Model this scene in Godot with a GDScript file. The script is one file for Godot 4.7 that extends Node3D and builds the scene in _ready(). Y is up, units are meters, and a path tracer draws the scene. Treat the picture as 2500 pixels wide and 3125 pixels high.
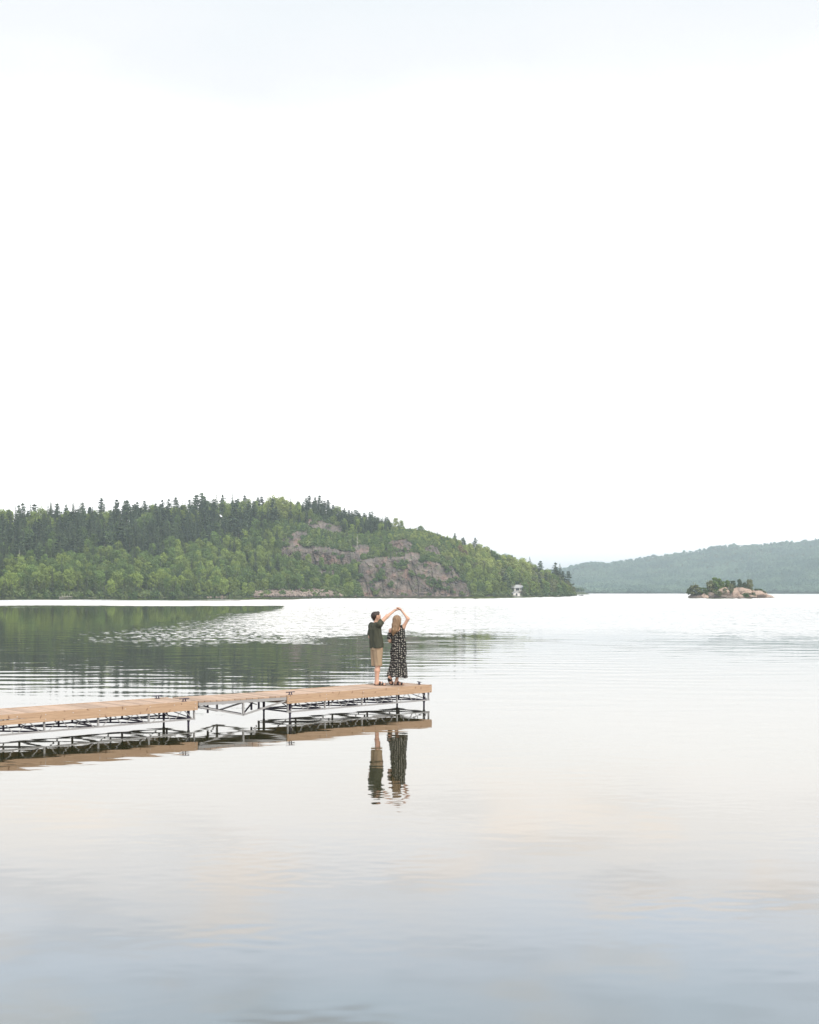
extends Node3D

# Survey of the place: x is right, y is up from the water, the camera stands at the origin and looks along -z.
const FOCAL := 3646.0      # the lens in units of the survey bearings
const EYE := 2.844         # height of the eye over the water
const HZ := 1806.0

var rng := RandomNumberGenerator.new()
var na := FastNoiseLite.new()
var nb := FastNoiseLite.new()
var ncell := FastNoiseLite.new()
var nfbm := FastNoiseLite.new()
var mats := {}


func _ready() -> void:
	rng.seed = 20417
	for n in [na, nb]:
		n.noise_type = FastNoiseLite.TYPE_SIMPLEX_SMOOTH
		n.frequency = 1.0
		n.fractal_type = FastNoiseLite.FRACTAL_NONE
	na.seed = 11
	nb.seed = 57
	nfbm.noise_type = FastNoiseLite.TYPE_SIMPLEX_SMOOTH
	nfbm.frequency = 1.0
	nfbm.seed = 91
	nfbm.fractal_octaves = 4
	ncell.noise_type = FastNoiseLite.TYPE_CELLULAR
	ncell.frequency = 1.0
	ncell.seed = 5
	ncell.cellular_return_type = FastNoiseLite.RETURN_CELL_VALUE
	ncell.cellular_jitter = 0.9
	ncell.fractal_type = FastNoiseLite.FRACTAL_NONE
	make_camera_and_light()
	make_materials()
	make_water()
	make_hill()
	make_far_hill()
	make_island()
	make_forest()
	make_cottage()
	make_dock()
	make_man()
	make_woman()
	make_small_things()


func make_camera_and_light() -> void:
	var cam := Camera3D.new()
	cam.name = "camera"
	cam.position = Vector3(0, EYE, 0)
	cam.set_frustum(3125.0 / FOCAL, Vector2(0, (HZ - 1562.5) / FOCAL), 1.0, 12000.0)
	cam.current = true
	add_child(cam)
	var env := Environment.new()
	env.background_mode = Environment.BG_SKY
	var sky := Sky.new()
	var pan := PanoramaSkyMaterial.new()
	pan.panorama = ImageTexture.create_from_image(sky_image())
	pan.energy_multiplier = 1.0
	sky.sky_material = pan
	env.sky = sky
	env.tonemap_mode = Environment.TONE_MAPPER_LINEAR
	env.tonemap_exposure = 1.0
	env.sdfgi_enabled = true
	env.ssao_enabled = true
	env.ssil_enabled = true
	env.fog_enabled = true
	env.fog_density = 0.00024
	env.fog_light_color = Color(0.90, 0.965, 1.0)
	var we := WorldEnvironment.new()
	we.name = "world_environment"
	we.environment = env
	add_child(we)
	var sun := DirectionalLight3D.new()
	sun.name = "sun"
	sun.light_energy = 1.15
	sun.light_color = Color(1.0, 0.95, 0.87)
	sun.light_angular_distance = 25.0
	sun.shadow_enabled = true
	add_child(sun)
	sun.look_at_from_position(Vector3(0.45, 1.0, 0.75), Vector3.ZERO, Vector3.UP)


func ramp(t: float, keys: Array) -> float:
	if t <= keys[0]:
		return keys[1]
	var i := 2
	while i < keys.size():
		if t <= keys[i]:
			return lerpf(keys[i - 1], keys[i + 1], (t - keys[i - 2]) / (keys[i] - keys[i - 2]))
		i += 2
	return keys[keys.size() - 1]


func sky_image() -> Image:
	# bright overcast bank low round the horizon, thinner bluish air above it; cloud bellies differ a little in tone
	var w := 1024
	var h := 512
	var im := Image.create(w, h, false, Image.FORMAT_RGBF)
	var red := [0.0, 1.8, 3.0, 1.7, 6.0, 2.0, 8.0, 2.18, 9.0, 2.28, 11.0, 2.45, 13.0, 2.42, 17.0, 2.25, 20.3, 2.15, 21.8, 1.08, 24.0, 0.965, 26.5, 0.91, 35.0, 0.80, 60.0, 0.66, 90.0, 0.60]
	var gre := [0.0, 1.77, 3.0, 1.66, 6.0, 1.95, 8.0, 2.13, 9.0, 2.2, 11.0, 2.36, 13.0, 2.44, 17.0, 2.52, 20.3, 2.55, 21.8, 1.12, 24.0, 0.99, 26.5, 0.96, 35.0, 0.88, 60.0, 0.78, 90.0, 0.72]
	var blu := [0.0, 1.74, 3.0, 1.63, 6.0, 1.9, 8.0, 2.07, 9.0, 2.14, 11.0, 2.31, 13.0, 2.53, 17.0, 2.9, 20.3, 3.0, 21.8, 1.2, 24.0, 1.02, 26.5, 0.995, 35.0, 0.96, 60.0, 0.92, 90.0, 0.88]
	for j in h:
		var el := 90.0 - (j + 0.5) / h * 180.0
		for i in w:
			var az := (i + 0.5) / w * TAU
			if el < 0.0:
				im.set_pixel(i, j, Color(0.9, 0.9, 0.88))
				continue
			var cx := cos(az)
			var cz := sin(az)
			var n1 := nfbm.get_noise_3d(cx * 3.0 + 4.0, cz * 3.0, el * 0.16)
			var e := maxf(0.0, el + n1 * 2.6 * smoothstep(3.0, 16.0, el))
			var c := Color(ramp(e, red), ramp(e, gre), ramp(e, blu))
			var n2 := nfbm.get_noise_3d(cx * 5.0, cz * 5.0 + 9.0, el * 0.6 + 20.0)
			var n3 := nfbm.get_noise_3d(cx * 5.0 + 30.0, cz * 5.0, el * 0.4 + 50.0)
			var band := smoothstep(7.0, 12.0, el) * (1.0 - smoothstep(18.0, 23.0, el))
			var dark := smoothstep(0.0, 0.5, n2) * 0.11 * band
			c = c * (1.0 - dark)
			var warm := smoothstep(0.08, 0.42, n3) * band
			c.r *= 1.0 + 0.07 * warm
			c.b *= 1.0 - 0.07 * warm
			im.set_pixel(i, j, c)
	return im


# ---------------------------------------------------------------- helpers

func sv(x: float, y: float, d: float) -> Vector3:
	# a surveyed bearing and drop, at distance d, as a place
	return Vector3((x - 1250.0) / FOCAL * d, EYE - (y - HZ) / FOCAL * d, -d)


func lin(r: float, g: float, b: float) -> Color:
	return Color(r, g, b).linear_to_srgb()


func mat(called: String, c: Color, rough := 0.85, metal := 0.0, vcol := false) -> StandardMaterial3D:
	var m := StandardMaterial3D.new()
	m.resource_name = called
	m.albedo_color = c
	m.roughness = rough
	m.metallic = metal
	m.vertex_color_use_as_albedo = vcol
	mats[called] = m
	return m


func put(called: String, mesh: Mesh, material: Material, parent: Node = self) -> MeshInstance3D:
	var o := MeshInstance3D.new()
	o.name = called
	o.mesh = mesh
	if material:
		o.material_override = material
	parent.add_child(o, true)
	return o


func tag(o: Node, label: String, category := "", group := "", kind := "") -> void:
	if label:
		o.set_meta("label", label)
	if category:
		o.set_meta("category", category)
	if group:
		o.set_meta("group", group)
	if kind:
		o.set_meta("kind", kind)


func thing(called: String, label: String, category: String, at := Vector3.ZERO, turn := 0.0, group := "") -> Node3D:
	var o := Node3D.new()
	o.name = called
	add_child(o, true)
	o.position = at
	o.rotation.y = turn
	tag(o, label, category, group)
	return o


func shaper() -> SurfaceTool:
	var st := SurfaceTool.new()
	st.begin(Mesh.PRIMITIVE_TRIANGLES)
	return st


func quad(st: SurfaceTool, a: Vector3, b: Vector3, c: Vector3, d: Vector3) -> void:
	# a b c d run anticlockwise seen from outside
	for p in [a, c, b, a, d, c]:
		st.add_vertex(p)


func box(st: SurfaceTool, at: Vector3, size: Vector3, turn := Basis.IDENTITY) -> void:
	st.set_smooth_group(-1)
	var h := size * 0.5
	var p := []
	for k in 8:
		p.append(at + turn * Vector3(h.x if k & 1 else -h.x, h.y if k & 2 else -h.y, h.z if k & 4 else -h.z))
	quad(st, p[4], p[5], p[7], p[6])
	quad(st, p[1], p[0], p[2], p[3])
	quad(st, p[5], p[1], p[3], p[7])
	quad(st, p[0], p[4], p[6], p[2])
	quad(st, p[6], p[7], p[3], p[2])
	quad(st, p[0], p[1], p[5], p[4])


func frame_of(dir: Vector3) -> Array:
	var s := dir.cross(Vector3.UP if absf(dir.y) < 0.9 else Vector3.RIGHT).normalized()
	return [s, s.cross(dir).normalized()]


func bar(st: SurfaceTool, a: Vector3, b: Vector3, w: float, h: float) -> void:
	var dir := (b - a).normalized()
	var f := frame_of(dir)
	box(st, (a + b) * 0.5, Vector3(w, h, a.distance_to(b)), Basis(f[0], f[1], f[0].cross(f[1])))


func tube(st: SurfaceTool, a: Vector3, b: Vector3, ra: float, rb: float, n := 8) -> void:
	var dir := (b - a).normalized()
	var f := frame_of(dir)
	for k in n:
		var u: Vector3 = f[0] * cos(TAU * k / n) + f[1] * sin(TAU * k / n)
		var v: Vector3 = f[0] * cos(TAU * (k + 1) / n) + f[1] * sin(TAU * (k + 1) / n)
		st.set_smooth_group(1)
		quad(st, a + v * ra, a + u * ra, b + u * rb, b + v * rb)
		st.set_smooth_group(-1)
		for q in [b, b + v * rb, b + u * rb, a, a + u * ra, a + v * ra]:
			st.add_vertex(q)


func done(st: SurfaceTool) -> ArrayMesh:
	st.generate_normals()
	return st.commit()


func box_mesh(size: Vector3, at := Vector3.ZERO) -> ArrayMesh:
	var st := shaper()
	box(st, at, size)
	return done(st)


func bar_mesh(a: Vector3, b: Vector3, w: float, h: float) -> ArrayMesh:
	var st := shaper()
	bar(st, a, b, w, h)
	return done(st)


func tube_mesh(a: Vector3, b: Vector3, ra: float, rb: float, n := 8) -> ArrayMesh:
	var st := shaper()
	tube(st, a, b, ra, rb, n)
	return done(st)


func arrays_mesh(v: PackedVector3Array, idx: PackedInt32Array, col = null, nor = null, uv = null) -> ArrayMesh:
	var a := []
	a.resize(Mesh.ARRAY_MAX)
	a[Mesh.ARRAY_VERTEX] = v
	if idx.size():
		a[Mesh.ARRAY_INDEX] = idx
	if col != null:
		a[Mesh.ARRAY_COLOR] = col
	if nor != null:
		a[Mesh.ARRAY_NORMAL] = nor
	if uv != null:
		a[Mesh.ARRAY_TEX_UV] = uv
	var m := ArrayMesh.new()
	m.add_surface_from_arrays(Mesh.PRIMITIVE_TRIANGLES, a)
	return m


func prism(outline: PackedVector2Array, z0: float, z1: float) -> ArrayMesh:
	# an outline in x and y, with thickness from z0 to z1, and texture coordinates that follow x and y in metres
	var st := shaper()
	st.set_smooth_group(-1)
	var t := Geometry2D.triangulate_polygon(outline)
	for k in range(0, t.size(), 3):
		var p := [outline[t[k]], outline[t[k + 1]], outline[t[k + 2]]]
		if (p[1] - p[0]).cross(p[2] - p[0]) < 0.0:
			p = [p[0], p[2], p[1]]
		for q in [p[0], p[2], p[1]]:
			st.set_uv(q)
			st.add_vertex(Vector3(q.x, q.y, z1))
		for q in p:
			st.set_uv(q)
			st.add_vertex(Vector3(q.x, q.y, z0))
	var area := 0.0
	for k in outline.size():
		area += outline[k].cross(outline[(k + 1) % outline.size()])
	for k in outline.size():
		var a := outline[k]
		var b := outline[(k + 1) % outline.size()]
		if area < 0.0:
			var c := a
			a = b
			b = c
		var q := [Vector3(a.x, a.y, z1), Vector3(a.x, a.y, z0), Vector3(b.x, b.y, z0), Vector3(b.x, b.y, z1)]
		for p in [q[0], q[2], q[1], q[0], q[3], q[2]]:
			st.set_uv(Vector2(p.x, p.y))
			st.add_vertex(p)
	st.generate_normals()
	return st.commit()


func inside(poly: PackedVector2Array, x: float, y: float) -> bool:
	return Geometry2D.is_point_in_polygon(Vector2(x, y), poly)


func blob(bones: Array, cell: float, k: float, cuts := [], fold := 0.0, freq := Vector3(9, 2, 9)) -> ArrayMesh:
	# bones are [from, to, radius, radius, flat ends]; their distances are joined with a smooth minimum and meshed as surface nets
	var lo := Vector3.ONE * 1e9
	var hi := -lo
	var reach := 4.0 / k + cell * 2.0
	for b in bones:
		var r: float = maxf(b[2], b[3]) + reach
		lo = lo.min(b[0] - Vector3.ONE * r).min(b[1] - Vector3.ONE * r)
		hi = hi.max(b[0] + Vector3.ONE * r).max(b[1] + Vector3.ONE * r)
	var nx := int((hi.x - lo.x) / cell) + 2
	var ny := int((hi.y - lo.y) / cell) + 2
	var nzz := int((hi.z - lo.z) / cell) + 2
	var sx := nx
	var sxy := nx * ny
	var f := PackedFloat32Array()
	f.resize(nx * ny * nzz)
	for b in bones:
		var a: Vector3 = b[0]
		var e: Vector3 = b[1]
		var ra: float = b[2]
		var rb: float = b[3]
		var flat: bool = b.size() > 4 and b[4]
		var ab := e - a
		var l2 := maxf(ab.length_squared(), 1e-9)
		var l := sqrt(l2)
		var r := maxf(ra, rb) + reach
		var p0 := ((a.min(e) - Vector3.ONE * r - lo) / cell).floor().max(Vector3.ZERO)
		var p1 := ((a.max(e) + Vector3.ONE * r - lo) / cell).ceil().min(Vector3(nx - 1, ny - 1, nzz - 1))
		for z in range(int(p0.z), int(p1.z) + 1):
			for y in range(int(p0.y), int(p1.y) + 1):
				var at := z * sxy + y * sx
				for x in range(int(p0.x), int(p1.x) + 1):
					var p := lo + Vector3(x, y, z) * cell
					var t := (p - a).dot(ab) / l2
					var tc := clampf(t, 0.0, 1.0)
					var d := p.distance_to(a + ab * tc) - lerpf(ra, rb, tc)
					if flat:
						d = maxf((p - a - ab * t).length() - lerpf(ra, rb, tc), maxf(-t, t - 1.0) * l)
					if d < reach:
						f[at + x] += exp(-k * d)
	var far := reach
	for z in nzz:
		for y in ny:
			var at := z * sxy + y * sx
			for x in nx:
				var s := f[at + x]
				if s <= 0.0:
					f[at + x] = far
					continue
				var d := -log(s) / k
				if d < far:
					var p := lo + Vector3(x, y, z) * cell
					if fold != 0.0:
						d += fold * na.get_noise_3d(p.x * freq.x, p.y * freq.y, p.z * freq.z)
					for c in cuts:
						d = maxf(d, p.dot(c[0]) - c[1])
				f[at + x] = d
	var cellv := PackedInt32Array()
	cellv.resize(nx * ny * nzz)
	cellv.fill(-1)
	var vs := PackedVector3Array()
	var ns := PackedVector3Array()
	var off := [0, 1, sx, sx + 1, sxy, sxy + 1, sxy + sx, sxy + sx + 1]
	var edges := [[0, 1], [2, 3], [4, 5], [6, 7], [0, 2], [1, 3], [4, 6], [5, 7], [0, 4], [1, 5], [2, 6], [3, 7]]
	var live := PackedInt32Array()
	for z in nzz - 1:
		for y in ny - 1:
			var at := z * sxy + y * sx
			for x in nx - 1:
				var i := at + x
				var s0 := f[i] < 0.0
				if (f[i + 1] < 0.0) == s0 and (f[i + sx] < 0.0) == s0 and (f[i + sx + 1] < 0.0) == s0 and (f[i + sxy] < 0.0) == s0 and (f[i + sxy + 1] < 0.0) == s0 and (f[i + sxy + sx] < 0.0) == s0 and (f[i + sxy + sx + 1] < 0.0) == s0:
					continue
				var sum := Vector3.ZERO
				var count := 0
				var g := PackedFloat32Array()
				for o in off:
					g.append(f[i + o])
				for ed in edges:
					var ga := g[ed[0]]
					var gb := g[ed[1]]
					if (ga < 0.0) != (gb < 0.0):
						var t := ga / (ga - gb)
						var ca := Vector3(ed[0] & 1, (ed[0] >> 1) & 1, ed[0] >> 2)
						var cb := Vector3(ed[1] & 1, (ed[1] >> 1) & 1, ed[1] >> 2)
						sum += ca.lerp(cb, t)
						count += 1
				cellv[i] = vs.size()
				vs.append(lo + (Vector3(x, y, z) + sum / count) * cell)
				ns.append(Vector3(g[1] + g[3] + g[5] + g[7] - g[0] - g[2] - g[4] - g[6], g[2] + g[3] + g[6] + g[7] - g[0] - g[1] - g[4] - g[5], g[4] + g[5] + g[6] + g[7] - g[0] - g[1] - g[2] - g[3]).normalized())
				live.append(i)
	var idx := PackedInt32Array()
	var steps := [[1, sx, sxy], [sx, sxy, 1], [sxy, 1, sx]]
	for i in live:
		for s in steps:
			if (f[i] < 0.0) == (f[i + s[0]] < 0.0):
				continue
			var q := [cellv[i - s[1] - s[2]], cellv[i - s[2]], cellv[i], cellv[i - s[1]]]
			if q[0] < 0 or q[1] < 0 or q[3] < 0:
				continue
			var nrm: Vector3 = (vs[q[1]] - vs[q[0]]).cross(vs[q[2]] - vs[q[0]])
			if nrm.dot(ns[q[0]] + ns[q[2]]) > 0.0:
				q = [q[0], q[3], q[2], q[1]]
			idx.append_array(PackedInt32Array([q[0], q[1], q[2], q[0], q[2], q[3]]))
	return arrays_mesh(vs, idx, null, ns)


func joined(meshes: Array) -> ArrayMesh:
	var st := shaper()
	for m in meshes:
		st.append_from(m, 0, Transform3D())
	return st.commit()


func noise_texture(w: int, h: int, fx: float, fy: float, lo: Color, hi: Color, sd: int, gain := 1.0) -> ImageTexture:
	# seamless streaks between two colours
	var n := FastNoiseLite.new()
	n.noise_type = FastNoiseLite.TYPE_SIMPLEX_SMOOTH
	n.frequency = 1.0
	n.fractal_octaves = 4
	n.seed = sd
	var im := Image.create(w, h, false, Image.FORMAT_RGB8)
	for j in h:
		var b := TAU * j / h
		for i in w:
			var a := TAU * i / w
			var v := n.get_noise_3d(cos(a) * fx + 3.0, sin(a) * fx + cos(b) * fy, sin(b) * fy + 7.0)
			im.set_pixel(i, j, lo.lerp(hi, clampf(0.5 + v * gain, 0.0, 1.0)))
	return ImageTexture.create_from_image(im)


func make_materials() -> void:
	mat("rock", Color.WHITE, 0.9, 0.0, true)
	mat("ground", Color.WHITE, 0.95, 0.0, true)
	mat("bark", lin(0.11, 0.085, 0.065), 0.95)
	mat("pale_bark", lin(0.5, 0.47, 0.42), 0.9)
	mat("leaf_spruce", lin(0.068, 0.100, 0.046), 0.9, 0.0, true)
	mat("leaf_pine", lin(0.070, 0.104, 0.048), 0.9, 0.0, true)
	mat("leaf_cedar", lin(0.095, 0.125, 0.045), 0.9, 0.0, true)
	mat("leaf_green", lin(0.125, 0.195, 0.048), 0.85, 0.0, true)
	mat("leaf_fresh", lin(0.215, 0.285, 0.062), 0.85, 0.0, true)
	mat("leaf_yellow", lin(0.29, 0.34, 0.09), 0.85, 0.0, true)
	mat("leaf_olive", lin(0.17, 0.185, 0.085), 0.85, 0.0, true)
	mat("leaf_rust", lin(0.20, 0.135, 0.070), 0.85, 0.0, true)
	for k in ["leaf_green", "leaf_fresh", "leaf_yellow", "leaf_olive"]:
		mats[k].backlight_enabled = true
		mats[k].backlight = Color(0.35, 0.4, 0.2)
	for k in ["leaf_spruce", "leaf_pine", "leaf_cedar", "leaf_green", "leaf_fresh", "leaf_yellow", "leaf_olive", "leaf_rust"]:
		for v in 2:
			var m: StandardMaterial3D = mats[k].duplicate()
			var c: Color = mats[k].albedo_color.srgb_to_linear() * [0.70, 1.30][v]
			m.albedo_color = Color(c.r, c.g, c.b).linear_to_srgb()
			mats[k + ["_dark", "_light"][v]] = m
	mat("aluminium", lin(0.38, 0.37, 0.37), 0.5, 0.35)
	mat("dark_steel_and_shade", lin(0.042, 0.033, 0.062), 0.55, 0.3)  # dark fittings; also puts the deck's shade into the far truss colour
	mat("skin", lin(0.56, 0.34, 0.25), 0.6)
	mats.skin.subsurf_scatter_enabled = true
	mats.skin.subsurf_scatter_strength = 0.15
	mat("shirt", lin(0.052, 0.055, 0.038), 0.9)
	mat("shorts", lin(0.34, 0.25, 0.165), 0.9)
	mat("brown_hair", lin(0.030, 0.018, 0.014), 0.6)
	mat("sandal", lin(0.022, 0.016, 0.016), 0.6)
	mat("buckle", lin(0.6, 0.6, 0.62), 0.35, 0.7)
	mat("sole", lin(0.20, 0.125, 0.075), 0.8)
	mat("white_paint", lin(0.64, 0.63, 0.61), 0.7)
	mat("roof_metal", lin(0.42, 0.43, 0.44), 0.5)
	mat("dark_glass", lin(0.03, 0.035, 0.05), 0.15)
	mat("boat_dark", lin(0.05, 0.055, 0.06), 0.6)
	mat("hair", Color.WHITE, 0.5)
	mats.hair.albedo_texture = noise_texture(128, 128, 6.0, 0.6, lin(0.12, 0.070, 0.038), lin(0.36, 0.235, 0.135), 3, 1.1)
	mats.hair.uv1_triplanar = true
	mats.hair.uv1_triplanar_sharpness = 12.0
	mats.hair.uv1_scale = Vector3(5, 1.6, 5)
	mat("dress", Color.WHITE, 0.85)
	mats.dress.albedo_texture = flower_texture()
	mats.dress.uv1_triplanar = true
	mats.dress.uv1_scale = Vector3(2.0, 2.0, 2.0)
	mats.dress.uv1_triplanar_sharpness = 40.0
	for k in 6:
		var t: float = [0.0, 0.06, -0.07, 0.03, -0.03, 0.09][k]
		var m := mat("plank_%d" % k, Color.WHITE, 0.8)
		m.albedo_texture = noise_texture(256, 64, 0.7, 6.0, lin(0.40 + t, 0.235 + t * 0.6, 0.15 + t * 0.4), lin(0.62 + t, 0.42 + t * 0.7, 0.30 + t * 0.5), 40 + k)
		m.uv1_triplanar = true
		m.uv1_scale = Vector3(5.0, 5.0, 0.9)
		m.uv1_offset = Vector3(0.13 * k, 0.2 * k, 0.37 * k)
	# grain of a plank runs along its length, which is z
	for k in 6:
		var m: StandardMaterial3D = mats["plank_%d" % k]
		m.albedo_texture = noise_texture(64, 256, 6.0, 0.7, lin(0.34, 0.232, 0.165) * [1.0, 1.06, 0.92, 1.03, 0.95, 1.08][k], lin(0.52, 0.38, 0.285) * [1.0, 1.05, 0.92, 1.02, 0.95, 1.06][k], 40 + k)
	for k in 2:
		var m := mat("fascia_%d" % k, Color.WHITE, 0.75)
		m.albedo_texture = fascia_texture(70 + k)
		m.uv1_scale = Vector3(1.0 / 4.7, 1.0 / 0.2, 1.0)
		m.texture_repeat = true


func flower_texture() -> ImageTexture:
	var s := 512
	var im := Image.create(s, s, false, Image.FORMAT_RGB8)
	im.fill(lin(0.008, 0.007, 0.008))
	var r := RandomNumberGenerator.new()
	r.seed = 8
	var cells := 9
	for j in cells:
		for i in cells:
			var c := Vector2(i + 0.5 + r.randf_range(-0.32, 0.32), j + 0.5 + r.randf_range(-0.32, 0.32)) * s / cells
			var size := r.randf_range(12.0, 17.0)
			var turn := r.randf() * TAU
			var tone := r.randf_range(0.75, 1.0)
			for dy in range(-26, 27):
				for dx in range(-26, 27):
					var q := Vector2(dx, dy)
					var a := q.angle() + turn
					var rr := size * (0.62 + 0.38 * cos(a * 5.0))
					if q.length() > rr:
						continue
					var col := lin(0.88, 0.85, 0.80) * tone
					if q.length() < size * 0.24:
						col = lin(0.42, 0.30, 0.12)
					im.set_pixel(posmod(int(c.x) + dx, s), posmod(int(c.y) + dy, s), col)
			if r.randf() < 0.6:
				var lc := c + Vector2.from_angle(r.randf() * TAU) * size * 1.3
				for dy in range(-4, 5):
					for dx in range(-4, 5):
						if Vector2(dx, dy * 1.8).length() < 4.0:
							im.set_pixel(posmod(int(lc.x) + dx, s), posmod(int(lc.y) + dy, s), lin(0.12, 0.16, 0.10))
	return ImageTexture.create_from_image(im)


func fascia_texture(sd: int) -> ImageTexture:
	# sawn softwood: long grain, a few knots and checks
	var w := 1024
	var h := 64
	var n := FastNoiseLite.new()
	n.noise_type = FastNoiseLite.TYPE_SIMPLEX_SMOOTH
	n.frequency = 1.0
	n.fractal_octaves = 4
	n.seed = sd
	var im := Image.create(w, h, false, Image.FORMAT_RGB8)
	var r := RandomNumberGenerator.new()
	r.seed = sd
	var knots := []
	for k in 13:
		knots.append([(k + r.randf_range(0.1, 0.9)) / 13.0 * w, r.randf_range(8, 56), r.randf_range(2.0, 4.5), r.randf_range(5, 14), r.randf_range(-0.5, 0.5)])
	var a := lin(0.35, 0.228, 0.145)
	var b := lin(0.53, 0.365, 0.245)
	for j in h:
		for i in w:
			var bend := 0.0
			var kn := 0.0
			for k in knots:
				var dx: float = i - k[0] - (j - k[1]) * k[4]
				var dy: float = j - k[1]
				var q: float = dx * dx / (k[2] * k[2]) + dy * dy / (k[3] * k[3])
				bend += exp(-q * 0.10) * 5.0 * signf(dy)
				kn = maxf(kn, exp(-q * 1.2))
			var v := n.get_noise_2d(i * 0.004, (j + bend) * 0.16) + 0.5 * n.get_noise_2d(i * 0.02 + 50.0, j * 0.5)
			var c := a.lerp(b, clampf(0.55 + v * 0.7, 0.0, 1.0))
			c = c.lerp(lin(0.12, 0.055, 0.03), kn * 0.8)
			im.set_pixel(i, j, c)
	return ImageTexture.create_from_image(im)


# ---------------------------------------------------------------- water

func wind(x: float, d: float) -> float:
	# how much the wind ruffles the lake at a place, 0 calm to 1
	var px := x / d * FOCAL + 1250.0
	var n := nfbm.get_noise_2d(x / 60.0, d / 45.0)
	var n2 := (1.0 - smoothstep(225.0, 262.0, d)) * (0.7 * nfbm.get_noise_2d(x / 7.0 + 40.0, d / 2.4) + 0.9 * na.get_noise_2d(x / 1.1, d / 0.65))
	var dd := d * (1.0 + 0.16 * n + 0.07 * na.get_noise_2d(x / 5.0, d / 4.0) * (1.0 - smoothstep(230.0, 262.0, d)))
	# a gust line off the far shore
	var far := smoothstep(212.0, 272.0, dd) * (1.0 - smoothstep(395.0, 440.0, dd) * (1.0 - smoothstep(700.0, 1000.0, px)))
	# the wedge of ruffled water that opens to the right
	var top := ramp(px, [60.0, 80.0, 400.0, 96.0, 600.0, 122.0, 780.0, 165.0, 860.0, 230.0, 900.0, 420.0, 1000.0, 900.0])
	var low := ramp(px, [0.0, 74.0, 600.0, 69.0, 1000.0, 73.0, 1250.0, 78.0, 1700.0, 82.0, 2500.0, 76.0])
	var wedge := smoothstep(low * 0.88, low * 1.18, dd) * (1.0 - smoothstep(top * 0.72, top * 1.14, dd)) * smoothstep(20.0, 420.0, px)
	wedge *= clampf(ramp(px, [0.0, 0.03, 400.0, 0.18, 650.0, 0.42, 860.0, 0.9]) + 0.75 * n2, 0.0, 1.0)
	return clampf(maxf(far, wedge), 0.0, 1.0)


func wave_height(x: float, d: float) -> float:
	var s1 := ramp(d, [8.0, 0.0004, 20.0, 0.0005, 27.0, 0.0007, 32.0, 0.0018, 40.0, 0.0030, 70.0, 0.0036, 100.0, 0.0030, 130.0, 0.0012, 200.0, 0.0])
	var h := s1 * (na.get_noise_2d(x / 4.2 + nb.get_noise_2d(x / 15.0, d / 9.0) * 0.5, d / 1.25) + 0.6 * sin(d * 3.6 + x * 0.25 + 3.0 * nb.get_noise_2d(x / 9.0, d / 7.0)) * smoothstep(-0.1, 0.5, nb.get_noise_2d(x / 22.0 + 8.0, d / 14.0)))
	if d < 110.0:
		h += ramp(d, [5.0, 0.00012, 9.0, 0.0002, 12.0, 0.0004, 18.0, 0.0007, 24.0, 0.0008, 30.0, 0.0007, 60.0, 0.00060, 110.0, 0.0]) * nb.get_noise_2d(x / 1.1, d / 0.42)
	if d < 34.0:
		h += ramp(d, [4.0, 0.0002, 8.0, 0.0003, 10.0, 0.0006, 15.0, 0.0005, 24.0, 0.00022, 34.0, 0.0]) * (0.4 + smoothstep(-0.2, 0.6, nb.get_noise_2d(x / 5.0, d / 2.5))) * na.get_noise_2d(x / 0.42 + 9.0, d / 0.16)
	return h


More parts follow.
